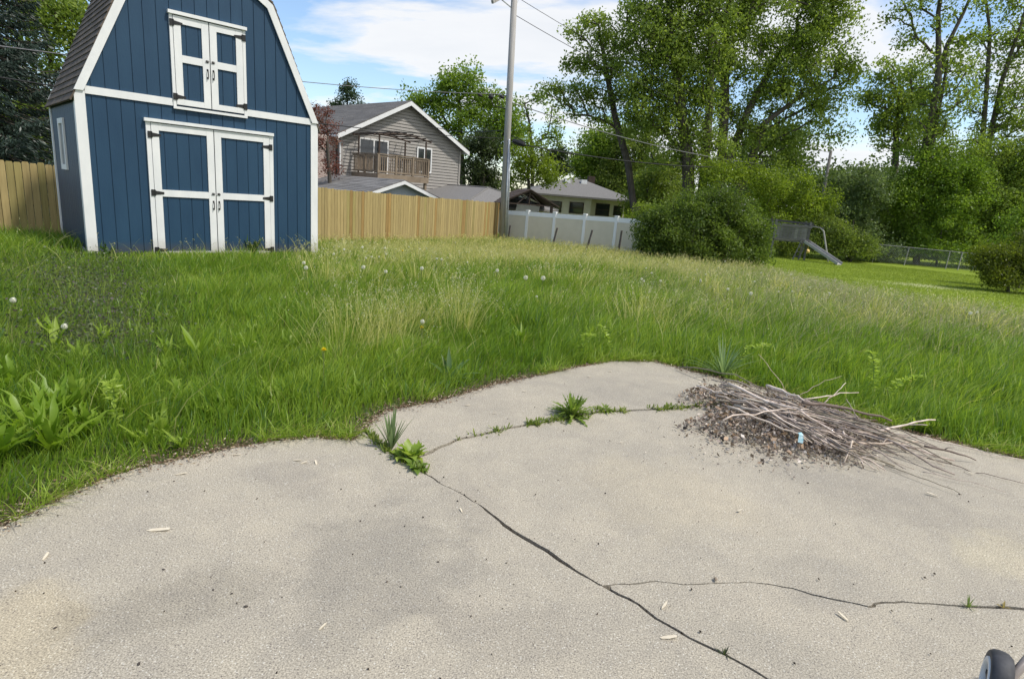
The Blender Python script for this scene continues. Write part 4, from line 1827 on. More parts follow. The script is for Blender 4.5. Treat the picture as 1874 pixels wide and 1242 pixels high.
# ---- middle
tree('leafy_tree', 'broad bright green tree behind the right side of the taupe house', 'tree', 58, [(850, 400), (845, 300), (840, 180)],
     [(790, 185, 50, 38), (860, 172, 50, 40), (835, 150, 40, 25), (900, 230, 50, 50), (850, 240, 60, 50), (925, 260, 30, 60), (780, 220, 40, 40), (900, 180, 30, 30)],
     *GRN_FRESH, dens=.75, rr=.95, per=95, size=.19, root_r=.35, seed=11)
tree('evergreen_tree', 'dark rounded evergreen beside the right wall of the taupe house', 'tree', 49, [(885, 400), (885, 330), (882, 280)],
     [(885, 300, 38, 55), (878, 265, 28, 35), (895, 340, 40, 30)], (.05, .075, .03), (.10, .14, .05), dens=1.4, rr=.7, per=90, size=.16, seed=12)
tree('leafy_tree', 'lime green young tree just right of the utility pole', 'tree', 46, [(968, 400), (968, 340), (965, 305)],
     [(950, 310, 35, 30), (985, 300, 35, 35), (965, 280, 30, 25), (945, 335, 25, 20), (1005, 320, 25, 25)], *GRN_LIME, dens=1.1, rr=.7, per=80, size=.15, root_r=.15, seed=13)
tree('leafy_tree', 'thin sparse tree with bare limbs against the clouds right of the pole', 'tree', 62, [(975, 390), (975, 290), (968, 220), (960, 190)],
     [(955, 195, 28, 20), (985, 185, 30, 18), (1010, 205, 25, 22), (945, 225, 22, 22), (1005, 245, 28, 22), (1025, 265, 20, 25), (965, 245, 25, 20)],
     *GRN_FRESH, dens=.5, rr=.85, per=42, size=.2, root_r=.2, seed=14, rtip=.022)
tree('evergreen_tree', 'narrow dark evergreen behind the sparse tree', 'tree', 57, [(1018, 400), (1018, 330), (1016, 285)],
     [(1018, 310, 20, 40), (1015, 285, 14, 22)], (.03, .05, .02), (.06, .09, .03), dens=1.4, rr=.7, per=90, size=.18, seed=15)
tree('leafy_tree', 'mid green tree behind the cream house roof', 'tree', 64, [(1100, 400), (1100, 330), (1095, 270)],
     [(1090, 280, 45, 40), (1120, 260, 40, 45), (1060, 310, 30, 30), (1110, 315, 50, 35), (1150, 320, 40, 40)], *GRN_FRESH, dens=.7, rr=1.0, per=90, size=.2, seed=16)
tree('leaning_tree', 'tall leaning tree with airy crown and dark trunk over the cream house', 'tree', 42, [(1172, 410), (1150, 300), (1125, 215), (1108, 130), (1100, 60)],
     [(1070, 60, 42, 28), (1110, 50, 45, 25), (1045, 95, 30, 28), (1075, 120, 45, 35), (1020, 165, 30, 28), (1060, 175, 45, 30), (1110, 120, 40, 40), (1135, 85, 40, 40), (1105, 190, 45, 30), (1035, 195, 30, 20), (1140, 160, 35, 40), (1085, 215, 30, 15)],
     *GRN_MID, dens=1.15, rr=.62, per=62, size=.14, root_r=.24, seed=17)
tree('leafy_tree', 'dense dark lower tree between the leaning tree and the big maple', 'tree', 62, [(1165, 420), (1165, 350), (1170, 280)],
     [(1150, 330, 55, 60), (1190, 300, 60, 60), (1160, 260, 40, 40), (1215, 360, 60, 50), (1110, 350, 35, 35)], *GRN_DARK, dens=1.2, rr=.8, per=95, size=.16, root_r=.22, seed=18)
tree('leafy_tree', 'low dark leafy tree covering the right end of the cream house', 'tree', 47, [(1185, 425), (1185, 370), (1185, 340)],
     [(1175, 345, 30, 34), (1210, 370, 36, 34), (1160, 375, 22, 24), (1195, 320, 30, 25)], *GRN_DARK, dens=1.2, rr=.75, per=95, size=.15, root_r=.16, seed=19)
# ---- the big pair
tree('maple_tree', 'huge dense maple with dark forked trunk behind the round bush', 'tree', 40, [(1262, 440), (1258, 300), (1245, 190), (1225, 60), (1220, -60)],
     [(1200, 60, 60, 60), (1185, 130, 50, 60), (1240, 20, 70, 60), (1250, 110, 70, 60), (1225, 190, 65, 55), (1175, 215, 45, 45), (1280, 180, 50, 60), (1230, 260, 60, 45), (1290, 60, 60, 70), (1230, -50, 80, 50), (1300, -60, 70, 60), (1170, 40, 30, 40), (1290, 270, 50, 40)],
     *GRN_MID, dens=1.25, rr=.75, per=92, size=.14, root_r=.4, seed=21, droop=.15, extra_trunks=[[(1275, 440), (1290, 300), (1300, 180), (1300, 40)]])
tree('maple_tree', 'tall spreading maple with several limbs right of the densest maple', 'tree', 42, [(1318, 440), (1322, 300), (1325, 200), (1330, 80), (1335, -40)],
     [(1340, 30, 60, 60), (1330, 120, 50, 60), (1400, 40, 70, 60), (1460, 60, 70, 60), (1420, 110, 70, 50), (1510, 40, 55, 50), (1545, 20, 35, 40), (1490, 120, 60, 45), (1540, 110, 35, 40), (1380, 180, 65, 50), (1450, 180, 60, 40), (1510, 175, 50, 30), (1340, 220, 45, 45), (1400, 250, 60, 35), (1470, 240, 50, 35), (1530, 220, 35, 30), (1360, -50, 80, 50), (1440, -40, 80, 50), (1520, -30, 60, 40), (1560, 150, 25, 25), (1430, 290, 60, 30)],
     *GRN_MID, dens=1.0, rr=.75, per=84, size=.14, root_r=.32, seed=22, droop=.15,
     extra_trunks=[[(1330, 300), (1370, 200), (1420, 110), (1480, 50)], [(1335, 310), (1400, 225), (1460, 180), (1530, 140)]])
# ---- right
tree('leafy_tree', 'medium round tree with dark forked stem between the maple and the tallest trunk', 'tree', 48, [(1632, 400), (1636, 300), (1642, 230), (1645, 180)],
     [(1640, 130, 45, 25), (1610, 175, 32, 28), (1650, 175, 50, 35), (1690, 160, 40, 35), (1625, 215, 40, 25), (1680, 215, 45, 30), (1600, 215, 25, 25), (1660, 250, 40, 25), (1620, 255, 30, 20), (1590, 180, 20, 20)],
     *GRN_MID, dens=1.0, rr=.75, per=75, size=.16, root_r=.22, seed=23)
tree('tall_tree', 'tallest thin-crowned tree with bare dark trunks on the right', 'tree', 40, [(1690, 430), (1696, 280), (1710, 150), (1722, 20), (1728, -80)],
     [(1660, 0, 45, 18), (1640, 22, 28, 12), (1700, -30, 60, 30), (1760, 5, 40, 20), (1690, 45, 35, 14), (1770, 60, 25, 20), (1740, -60, 60, 40), (1660, 70, 18, 10), (1750, 140, 35, 40), (1730, 200, 50, 40), (1770, 190, 35, 40), (1700, 150, 45, 40), (1760, 110, 40, 45), (1740, 250, 60, 35), (1690, 230, 40, 40), (1720, 90, 30, 25)],
     *GRN_MID, dens=.75, rr=.65, per=50, size=.14, root_r=.2, seed=24, droop=.2, extra_trunks=[[(1712, 150), (1735, 80), (1765, 20), (1790, -40)], [(1700, 290), (1722, 180), (1735, 110)]], rtip=.02)
tree('tall_tree', 'tall airy tree with leaning limbs at the right edge', 'tree', 42, [(1800, 430), (1815, 260), (1835, 150), (1868, 20), (1885, -60)],
     [(1830, 15, 40, 25), (1865, 60, 40, 30), (1810, 50, 25, 30), (1850, 110, 30, 25), (1880, 150, 40, 40), (1810, 110, 20, 30), (1850, -20, 60, 30), (1800, -10, 30, 25), (1900, 80, 50, 60), (1845, 180, 35, 30), (1910, 200, 40, 40), (1820, 220, 45, 40), (1870, 230, 45, 40), (1800, 170, 30, 40)],
     *GRN_MID, dens=.9, rr=.65, per=60, size=.14, root_r=.18, seed=25, droop=.2, extra_trunks=[[(1795, 300), (1805, 170), (1812, 60), (1800, -30)]], rtip=.018)

SHRUBG = 'shrubs along the far edge of the lawn'


def shrub(label, Y, base_px, blobs, cols, seed, dens=1.8, rr=.45, per=85, size=.085, name='shrub', depth=.9, group=SHRUBG, r=.07):
    return tree(name, label, 'shrub', Y, [base_px, (base_px[0], base_px[1] - 60)], blobs, *cols, dens=dens * 1.7, rr=rr, per=per, size=size, root_r=r, seed=seed, group=group, cdepth=depth, rtip=.008)


shrub('big round dark green bush at the end of the white fence', 25.0, (1285, 482),
      [(1285, 425, 105, 45), (1215, 420, 52, 45), (1355, 420, 50, 48), (1290, 385, 75, 28), (1240, 395, 45, 30), (1190, 435, 30, 32), (1385, 445, 26, 28), (1285, 462, 115, 20), (1300, 358, 40, 14), (1340, 375, 40, 20), (1200, 460, 35, 18), (1375, 465, 30, 14)],
      ((.085, .135, .025), (.21, .29, .05)), 31, dens=3.2, rr=.42, per=110, size=.07)
shrub('yellow-green bush behind the round dark bush and the playset', 38, (1430, 450),
      [(1420, 345, 70, 40), (1480, 360, 45, 40), (1370, 325, 45, 30), (1320, 310, 35, 25), (1440, 392, 60, 25), (1500, 385, 30, 30), (1300, 330, 40, 30)], GRN_LIME, 32, dens=1.5, rr=.5, per=80, size=.10)
shrub('grey-green bush right of the playset under the leaning far pole', 39, (1560, 450),
      [(1560, 350, 50, 40), (1540, 395, 50, 40), (1590, 390, 40, 45), (1560, 430, 55, 25), (1600, 340, 35, 30), (1570, 450, 70, 16), (1620, 455, 60, 14)], ((.11, .16, .06), (.21, .28, .11)), 33, dens=1.4, rr=.55, per=85, size=.11)
shrub('dark bush low against the chain-link fence', 41, (1620, 450),
      [(1620, 400, 45, 45), (1660, 430, 45, 28), (1600, 440, 40, 20)], GRN_DARK, 34, dens=1.5, rr=.55, per=85, size=.11)
shrub('large spreading bright green shrub above the chain-link fence', 40, (1720, 460),
      [(1720, 300, 75, 40), (1680, 330, 60, 45), (1750, 345, 60, 50), (1660, 375, 50, 40), (1720, 390, 70, 45), (1690, 430, 60, 25), (1640, 345, 30, 30), (1700, 455, 90, 16), (1760, 450, 60, 20)], GRN_FRESH, 35, dens=1.5, rr=.6, per=90, size=.115)
shrub('dark green tall shrub at the right edge behind the low fence', 41, (1820, 470),
      [(1820, 300, 60, 50), (1860, 330, 60, 70), (1800, 370, 60, 50), (1790, 430, 70, 35), (1850, 420, 60, 50), (1900, 380, 50, 80), (1890, 290, 50, 40), (1810, 465, 80, 16), (1880, 460, 60, 20)], GRN_MID, 36, dens=1.4, rr=.6, per=90, size=.115)
shrub('round dark brownish bush on the lawn at the right edge', 23.5, (1850, 522),
      [(1850, 485, 62, 30), (1825, 472, 42, 24), (1885, 462, 50, 38), (1850, 508, 70, 14), (1800, 488, 20, 22), (1900, 500, 40, 25)], ((.085, .11, .014), (.22, .27, .03)), 37, dens=4.0, rr=.35, per=110, size=.06)
shrub('pale green leafy shrub above the brownish bush at the right edge', 26.5, (1870, 500),
      [(1865, 410, 30, 25), (1880, 385, 30, 25), (1850, 435, 28, 18), (1900, 430, 40, 40)], GRN_FRESH, 38, dens=2.2, rr=.4, per=80, size=.08)
shrub('low dark shrub behind the playset slide', 37, (1560, 462),
      [(1550, 430, 45, 22), (1520, 425, 40, 30), (1580, 445, 40, 16), (1470, 440, 40, 25), (1540, 452, 90, 12), (1440, 452, 50, 12)], GRN_DARK, 39, dens=1.8, rr=.45, per=85, size=.09)
shrub('small yellow-green sapling at the white fence end', 29.5, (1165, 440),
      [(1165, 392, 22, 12), (1180, 380, 18, 14)], GRN_LIME, 40, dens=2, rr=.3, per=50, size=.09)
tree('plum_tree', 'reddish-purple leaved small tree at the left corner of the taupe house', 'tree', 31.5, [(605, 420), (604, 330), (602, 260)],
     [(598, 215, 26, 22), (604, 250, 24, 25), (598, 290, 22, 28), (606, 320, 18, 14), (588, 240, 16, 40), (575, 200, 14, 18)], (.15, .05, .045), (.30, .14, .11), dens=2.2, rr=.35, per=58, size=.075, root_r=.1, seed=41)
# woods that close the far side: one leafy mass
g = np.random.default_rng(50)
Cw, Rw = [], []
for k in range(1250):
    x = g.uniform(6, 62)
    y = (g.uniform(50, 68) if x > 19 else g.uniform(66, 80)) - .25 * max(0, x - 25)
    hmax = 6.5 + 2.5 * math.sin(x * .35) + 1.2 * math.sin(x * .9 + 1)
    Cw.append((x, y, -1 + hmax * g.random() ** .8))
    Rw.append(g.uniform(.8, 1.4))
for k in range(420):
    x = g.uniform(-45, -14)
    y = g.uniform(50, 66)
    Cw.append((x, y, -1 + (5.0 + 2 * math.sin(x * .5)) * g.random() ** .8))
    Rw.append(g.uniform(.8, 1.4))
o = link('far_woods', leaf_mesh('far_woods', np.array(Cw), np.array(Rw), 75, .23, (.09, .14, .04), (.19, .26, .07), 51), M['leaf'])
tag(o, kind='stuff')


# ------------------------------------------------------------------ grass
HEDGE = [np.array(p) for p in patio_edge]
shed_c, shed_s = math.cos(SH_RZ), math.sin(SH_RZ)


def blocked(x, y):
    b = in_poly(x, y, patio_poly)
    lx = (x - SH[0]) * shed_c + (y - SH[1]) * shed_s
    ly = -(x - SH[0]) * shed_s + (y - SH[1]) * shed_c
    b |= (lx > -.02) & (lx < W_ + .02) & (ly > -.03) & (ly < D_ + .02)
    return b


def sample_sector(n, r0, r1, a0, a1, g):
    r = np.sqrt(g.uniform(r0 * r0, r1 * r1, n))
    a = np.radians(g.uniform(a0, a1, n))
    return r * np.sin(a), r * np.cos(a)


def gauss(u, v, cu, cv, su, sv):
    return np.exp(-(((u - cu) / su) ** 2 + ((v - cv) / sv) ** 2))


def zones(x, y):
    z = terrain(x, y)
    u, v = proj(np.stack([x, y, z], -1))
    n1 = fbm(x * .8, y * .8, 11)
    straw = np.clip(1.1 * gauss(u, v, 930, 470, 320, 27) + .5 * gauss(u, v, 1250, 505, 160, 40) + .15 * gauss(u, v, 700, 590, 130, 60), 0, 1) * np.clip(n1 * 1.9 - .15, 0, 1)
    haze = np.clip(gauss(u, v, 1560, 560, 330, 60) + .6 * gauss(u, v, 1800, 600, 260, 55), 0, 1)
    weedy = np.clip(1.2 * gauss(u, v, 170, 600, 150, 75) + .7 * gauss(u, v, 120, 510, 170, 40), 0, 1)
    return u, v, n1, straw, haze, weedy


LX, LY = .35, -.12       # wind lean


def blades(name, x, y, h, w, col, lean, g, seg=3, clumped=0.0):
    n = len(x)
    z = terrain(x, y) - .01
    az = g.uniform(0, 2 * PI, n)
    wd = np.stack([np.cos(az), np.sin(az), np.zeros(n)], -1)
    laz = g.uniform(0, 2 * PI, n)
    if clumped:
        cz_ = (vnoise(x * 2.3, y * 2.3, 61) + .5 * vnoise(x * 5.1, y * 5.1, 62)) * 9.0
        laz = np.where(g.random(n) < clumped, cz_ + g.normal(size=n) * .55, laz)
    ld = np.stack([np.cos(laz) + LX * 1.3, np.sin(laz) + LY * 1.3, np.zeros(n)], -1) * (lean * h)[:, None]
    base = np.stack([x, y, z], -1)
    ts = np.linspace(0, 1, seg + 1)
    V = np.empty((n, 2 * seg + 1, 3))
    for i, t in enumerate(ts[:-1]):
        c = base + ld * (t ** 2)[..., None] if False else base + ld * t ** 2
        c = c + np.array([0, 0, 1.0]) * (h * (t - .18 * t * t))[:, None]
        ww = (w * (1 - .75 * t ** 1.5) * .5)[:, None]
        V[:, 2 * i] = c - wd * ww
        V[:, 2 * i + 1] = c + wd * ww
    V[:, -1] = base + ld + np.array([0, 0, 1.0]) * (h * .82)[:, None]
    nv = 2 * seg + 1
    b = (np.arange(n) * nv)[:, None]
    Q = np.concatenate([b + np.array([[2 * i, 2 * i + 1, 2 * i + 3, 2 * i + 2]]) for i in range(seg - 1)], 0)
    T = b + np.array([[2 * seg - 2, 2 * seg - 1, 2 * seg]])
    return V.reshape(-1, 3), Q, T, np.repeat(col, nv, axis=0)


def grass_object(name, parts, mat='grass'):
    V, Q, T, Cc, o = [], [], [], [], 0
    for v, q, t, c in parts:
        V.append(v)
        Q.append(q + o)
        T.append(t + o)
        Cc.append(c)
        o += len(v)
    me = np_mesh(name, np.concatenate(V), [np.concatenate(Q), np.concatenate(T)], np.concatenate(Cc))
    ob = link(name, me, M[mat])
    return tag(ob, kind='stuff')


G1, G2 = np.array([.17, .29, .024]), np.array([.41, .53, .075])
STRAW1, STRAW2 = np.array([.42, .41, .13]), np.array([.72, .66, .32])
BLUEG = np.array([.13, .24, .07])
HAZE1, HAZE2 = np.array([.36, .36, .22]), np.array([.58, .51, .40])

g = np.random.default_rng(100)
parts = []
for (n, r0, r1, wmin, hbase, seg) in ((150000, 1.6, 6.2, .0055, .23, 3), (180000, 6.2, 11, .0075, .28, 3), (175000, 11, 19, .012, .30, 2), (150000, 19, 33, .02, .29, 2)):
    x, y = sample_sector(n, r0, r1, -62, 64, g)
    ok = ~blocked(x, y) & ~in_poly(x, y, mown_poly)
    x, y = x[ok], y[ok]
    u, v, n1, straw, haze, weedy = zones(x, y)
    de = dist_polyline(x, y, patio_edge)
    # thin out right at the concrete edge and in the weedy patch
    pk = np.clip((de - .03) / np.where(x < .2, .20, .12), .05, 1) * (1 - .80 * weedy) * np.clip(.55 + n1 * .9, 0, 1)
    ok = g.random(len(x)) < pk
    x, y, u, v, n1, straw, haze, weedy, de = (a[ok] for a in (x, y, u, v, n1, straw, haze, weedy, de))
    m = len(x)
    fence_d = dist_polyline(x, y, [tuple(p) for p in fline])
    h = hbase * (.22 + 1.5 * (.55 * fbm(x * 1.7, y * 1.7, 21) + .45 * vnoise(x * 4.6, y * 4.6, 23))) * g.uniform(.6, 1.25, m) * np.clip(.35 + de / np.where(x > .3, .45, 1.1), .35, 1) * np.where(x > .3, 1.12, 1.0) * (1 - .5 * weedy)
    lx = (x - SH[0]) * shed_c + (y - SH[1]) * shed_s
    ly = -(x - SH[0]) * shed_s + (y - SH[1]) * shed_c
    near_shed = np.clip(1 - np.maximum(np.maximum(-lx, lx - W_), 0) / .8, 0, 1) * np.clip(1 + (ly + .1) / 1.8, 0, 1) * (ly < .2)
    h *= 1 - .72 * near_shed
    t = np.clip(g.normal(.35, .25, m) + (n1 - .5) * .9, 0, 1)[:, None]
    col = G1 * (1 - t) + G2 * t
    bl = (g.random(m) < .12)[:, None]
    col = np.where(bl, BLUEG * g.uniform(.7, 1.2, (m, 1)), col)
    ts = g.random(m)[:, None]
    st = STRAW1 * (1 - ts) + STRAW2 * ts
    is_st = (g.random(m) < np.clip(.012 + straw * .8, 0, 1))[:, None]
    col = np.where(is_st, st, col)
    hz_ = HAZE1 * (1 - ts) + HAZE2 * ts
    is_hz = (g.random(m) < haze * .55)[:, None]
    col = np.where(is_hz, hz_, col)
    col = np.where((weedy > .3)[:, None], col * np.array([.85, .85, 1.1]), col)
    w = wmin * g.uniform(.7, 1.6, m)
    w = np.where(is_st[:, 0] | is_hz[:, 0], w * .6, w)
    h = np.where(is_st[:, 0], h * 1.25, h)
    brd = g.random(m) < .035 * (de > .15)
    w = np.where(brd, w * 2.8, w)
    h = np.where(brd, h * .85, h)
    col = np.where(brd[:, None], np.array([.20, .33, .05]) * g.uniform(.7, 1.3, (m, 1)), col)
    parts.append(blades('tall_grass', x, y, h, w, col, g.uniform(.08, .6, m), g, seg, .4))
grass_object('tall_grass', parts)

# long arching pale leaves standing out of the sward
x, y = sample_sector(26000, 3.2, 22, -52, 50, g)
ok = ~blocked(x, y) & ~in_poly(x, y, mown_poly)
x, y = x[ok], y[ok]
u, v, n1, straw, haze, weedy = zones(x, y)
de = dist_polyline(x, y, patio_edge)
pr = (.10 + .5 * straw + .25 * haze + .6 * np.clip(gauss(u, v, 690, 610, 110, 60) + gauss(u, v, 835, 590, 60, 50) + gauss(u, v, 1190, 590, 90, 40), 0, 1)) * np.clip(fbm(x * 1.6, y * 1.6, 15) * 2.6 - .7, .08, 1) * (de > .3)
ok = g.random(len(x)) < pr
x, y = x[ok], y[ok]
m = len(x)
ts = g.random((m, 1))
col = np.array([.26, .33, .07]) * (1 - ts) + np.array([.60, .56, .24]) * ts
arch = blades('arch', x, y, g.uniform(.3, .58, m), np.clip(.0011 * np.hypot(x, y), .006, .016), col, g.uniform(.45, 1.25, m), g, 4)
grass_object('arching_grass', [arch])

# ragged blades that flop over the concrete edge
ke = g.integers(0, len(patio_edge) - 3, 9000)
E1 = np.array(patio_edge)
fe = g.random(9000)[:, None]
pe_ = E1[ke] + (E1[ke + 1] - E1[ke]) * fe
de_ = E1[ke + 1] - E1[ke]
ll_ = np.linalg.norm(de_, axis=1)
ne_ = np.c_[-de_[:, 1], de_[:, 0]] / ll_[:, None]
pe_ = pe_ + ne_ * (np.abs(g.normal(size=(9000, 1))) * .07 + .015)
ok = (g.random(9000) < np.clip(ll_ / .5, .1, 1)) & (vnoise(pe_[:, 0] * 3.1, pe_[:, 1] * 3.1, 71) > np.where(pe_[:, 0] < .2, .68, .45))
x, y = pe_[ok, 0], pe_[ok, 1]
m = len(x)
t = g.random((m, 1))
col = np.where(g.random((m, 1)) < .12, STRAW1, G1 * (1 - t) + G2 * t)
grass_object('edge_grass', [blades('edge', x, y, g.uniform(.08, .2, m), g.uniform(.004, .0075, m), col, g.uniform(.5, 1.3, m), g, 4)])

# short blades of the mown lawn
x, y = sample_sector(130000, 15, 42, 8, 52, g)
ok = in_poly(x, y, mown_poly)
x, y = x[ok], y[ok]
m = len(x)
t = np.clip(g.normal(.5, .25, m) + (fbm(x * .4, y * .4, 31) - .5), 0, 1)[:, None]
col = np.array([.20, .27, .03]) * (1 - t) + np.array([.33, .40, .06]) * t
bare_ = np.exp(-(((x - bp[0]) / 1.6) ** 2 + ((y - bp[1]) / .9) ** 2))
ok = g.random(m) > bare_ * .9
grass_object('mown_grass', [blades('mown_grass', x[ok], y[ok], g.uniform(.04, .085, ok.sum()), g.uniform(.014, .03, ok.sum()), col[ok], g.uniform(.2, .8, ok.sum()), g, 2)])

# seed-bearing stems: straw band and the soft grey-green haze on the right
x, y = sample_sector(60000, 3.5, 30, -45, 52, g)
ok = ~blocked(x, y) & ~in_poly(x, y, mown_poly)
x, y = x[ok], y[ok]
u, v, n1, straw, haze, weedy = zones(x, y)
de = dist_polyline(x, y, patio_edge)
clump = gauss(u, v, 690, 610, 90, 55) * 1.1 + gauss(u, v, 835, 590, 45, 45) * 1.3 + gauss(u, v, 1180, 590, 60, 30) * .8
clump_n = clump * np.clip(fbm(x * 2.0, y * 2.0, 9) * 3 - .8, 0, 1)
pr = np.clip(.02 + straw * .55 + haze * .55 + clump_n * 1.0, 0, 1) * (de > .35)
ok = g.random(len(x)) < pr
x, y, straw, haze, clump = x[ok], y[ok], straw[ok], haze[ok], clump_n[ok]
m = len(x)
r_ = np.hypot(x, y)
h = g.uniform(.32, .55, m) * np.where(haze > .4, .92, 1.0) * np.where(clump > .2, 1.15, 1.0)
lean = g.uniform(.15, .55, m)
ts = g.random(m)[:, None]
hzw = np.clip(haze / (haze + straw + clump + .05), 0, 1)[:, None]
scol = (STRAW1 * (1 - ts) + STRAW2 * ts) * (1 - hzw) + (HAZE1 * (1 - ts) + HAZE2 * ts) * hzw
scol = np.where((clump > .2)[:, None] & (g.random((m, 1)) < .5), np.array([.22, .27, .06]), scol)
st = g.bit_generator.state
prts = [blades('s', x, y, h, np.clip(.0006 * r_, .003, .02), scol, lean, g, 2)]
g.bit_generator.state = st
_az = g.uniform(0, 2 * PI, m)
laz = g.uniform(0, 2 * PI, m)
ldx, ldy = (np.cos(laz) + LX * 1.3) * lean * h, (np.sin(laz) + LY * 1.3) * lean * h
tip = np.stack([x + ldx, y + ldy, terrain(x, y) - .01 + h * .82], -1)
k = 9
hd_ = np.repeat(tip, k, axis=0)
mm = len(hd_)
along = g.random(mm)
dr = np.stack([np.repeat(ldx, k), np.repeat(ldy, k), np.repeat(h * .5, k)], -1)
spread = np.repeat(np.where(hzw[:, 0] > .5, .035, .018), k)
P = hd_ - dr * (along * .32)[:, None] + g.normal(size=(mm, 3)) * (spread * (.3 + along))[:, None]
B = dr + g.normal(size=(mm, 3)) * .12
B /= np.linalg.norm(B, axis=1, keepdims=True)
A = np.cross(B, rand_unit(mm, g))
A /= np.linalg.norm(A, axis=1, keepdims=True) + 1e-9
s_ = np.repeat(np.clip(.0009 * r_, .005, .018) * np.where(clump > .2, 1.5, 1.0), k)[:, None] * g.uniform(.6, 1.3, (mm, 1))
Vh, Fh = diamonds(P, A * s_ * .35, B * s_)
hc = np.repeat(np.clip(scol * 1.15, 0, 1), k, axis=0) * g.uniform(.8, 1.2, (mm, 1))
hc = np.where((np.repeat(clump, k) > .15)[:, None] & (g.random((mm, 1)) < .5), np.array([.7, .68, .55]), hc)
v0, q0, t0, c0 = prts[0]
me = np_mesh('seed_grass', np.concatenate([v0, Vh]), [np.concatenate([q0, Fh + len(v0)]), t0], np.concatenate([c0, np.repeat(hc, 4, axis=0)]))
tag(link('seed_grass', me, M['grass']), kind='stuff')

# straw-coloured tufts with pale seed tips
cl_px = [(640, 640), (668, 622), (690, 650), (712, 628), (735, 640), (655, 600), (700, 604), (745, 612), (622, 655), (760, 600), (820, 612), (838, 600), (850, 620), (832, 580), (845, 590),
         (1160, 612), (1185, 600), (1205, 622), (1175, 588), (560, 512), (600, 530), (575, 540), (660, 528), (690, 540), (772, 528), (1010, 535), (985, 528), (1320, 560), (1300, 545), (1420, 540), (1445, 530), (1600, 590), (1700, 600), (1060, 540), (900, 530)]
gc = np.random.default_rng(333)
for _ in range(130):
    cl_px.append((gc.uniform(600, 1420), gc.uniform(452, 505)))
for _ in range(45):
    cl_px.append((gc.uniform(1250, 1870), gc.uniform(540, 620)))
for _ in range(10):
    cl_px.append((gc.uniform(540, 1250), gc.uniform(500, 610)))
bx, by, bl_, bh, bc, bw = [], [], [], [], [], []
hP, hB, hC, hS = [], [], [], []
for k, (u_, v_) in enumerate(cl_px):
    p = on_ground(u_, v_)
    rr_ = float(np.hypot(p[0], p[1]))
    if blocked(np.array([p[0]]), np.array([p[1]]))[0] or in_poly(np.array([p[0]]), np.array([p[1]]), mown_poly)[0]:
        continue
    main = k < 35
    n_ = int(gc.uniform(34, 70)) if main else int(gc.uniform(14, 38))
    rad_ = gc.uniform(.05, .13) * (1 if main else 1.4)
    H_ = gc.uniform(.42, .56) if main else gc.uniform(.34, .48)
    for _ in range(n_):
        dx_, dy_ = gc.normal(size=2) * rad_
        hh = H_ * gc.uniform(.65, 1.15)
        sx_, sy_ = dx_ * 1.7 + gc.normal() * .05 + .05, dy_ * 1.7 + gc.normal() * .05 - .01
        b0 = np.array([p[0] + dx_, p[1] + dy_, p[2] - .01])
        t1 = b0 + np.array([sx_, sy_, hh])
        t_ = gc.random()
        c_ = np.array([.36, .42, .08]) * (1 - t_) + np.array([.82, .74, .32]) * t_
        bx.append(b0)
        bl_.append(t1)
        bc.append(c_)
        bw.append(np.clip(.00075 * rr_, .0028, .012) * gc.uniform(.7, 1.4))
        for j in range(3 if main else 2):
            hP.append(t1 + (b0 - t1) * gc.uniform(0, .12) + gc.normal(size=3) * .006)
            hB.append((t1 - b0) / np.linalg.norm(t1 - b0) + gc.normal(size=3) * .3)
            hS.append(np.clip(.0011 * rr_, .005, .013) * gc.uniform(.6, 1.3))
            hC.append(np.array([.78, .74, .58]) if gc.random() < .45 else c_ * 1.05)
b0, t1, bc, bw = np.array(bx), np.array(bl_), np.array(bc), np.array(bw)
m = len(b0)
az = gc.uniform(0, 2 * PI, m)
wd = np.stack([np.cos(az), np.sin(az), np.zeros(m)], -1) * bw[:, None] * .5
mid = (b0 + t1) / 2
mid[:, 2] += .05
V = np.stack([b0 - wd, b0 + wd, mid - wd * .8, mid + wd * .8, t1], 1).reshape(-1, 3)
bi = (np.arange(m) * 5)[:, None]
hP, hB, hS, hC = np.array(hP), np.array(hB), np.array(hS)[:, None], np.array(hC)
hB /= np.linalg.norm(hB, axis=1, keepdims=True)
hA = np.cross(hB, rand_unit(len(hB), gc))
hA /= np.linalg.norm(hA, axis=1, keepdims=True) + 1e-9
Vh, Fh = diamonds(hP, hA * hS * .45, hB * hS)
me = np_mesh('straw_tufts', np.concatenate([V, Vh]), [np.concatenate([bi + np.array([[0, 1, 3, 2]]), Fh + len(V)]), bi + np.array([[2, 3, 4]])], np.concatenate([np.repeat(bc, 5, axis=0), np.repeat(hC, 4, axis=0)]))
tag(link('straw_grass', me, M['grass']), kind='stuff')

# low creeping weed patch on the left
x, y = sample_sector(60000, 3.0, 14, -58, -20, g)
ok = ~blocked(x, y)
x, y = x[ok], y[ok]
u, v, n1, straw, haze, weedy = zones(x, y)
ok = g.random(len(x)) < np.clip(weedy * 1.1 - .12, 0, 1)
x, y = x[ok], y[ok]
m = len(x)
P = np.stack([x, y, terrain(x, y) + g.random(m) ** 1.5 * .16 + .01], -1)
B = rand_unit(m, g)
B[:, 2] = np.abs(B[:, 2]) * .4
A = np.cross(B, rand_unit(m, g))
A /= np.linalg.norm(A, axis=1, keepdims=True) + 1e-9
s_ = g.uniform(.009, .02, (m, 1))
V, F = diamonds(P, A * s_ * .8, B * s_)
t = g.random((m, 1))
col = np.array([.075, .10, .045]) * (1 - t) + np.array([.17, .22, .09]) * t
pur = (g.random((m, 1)) < .16)
col = np.where(pur, np.array([.13, .10, .11]), col)
tag(link('creeping_weeds', np_mesh('creeping_weeds', V, [F], np.repeat(col, 4, axis=0)), M['grass']), kind='stuff')


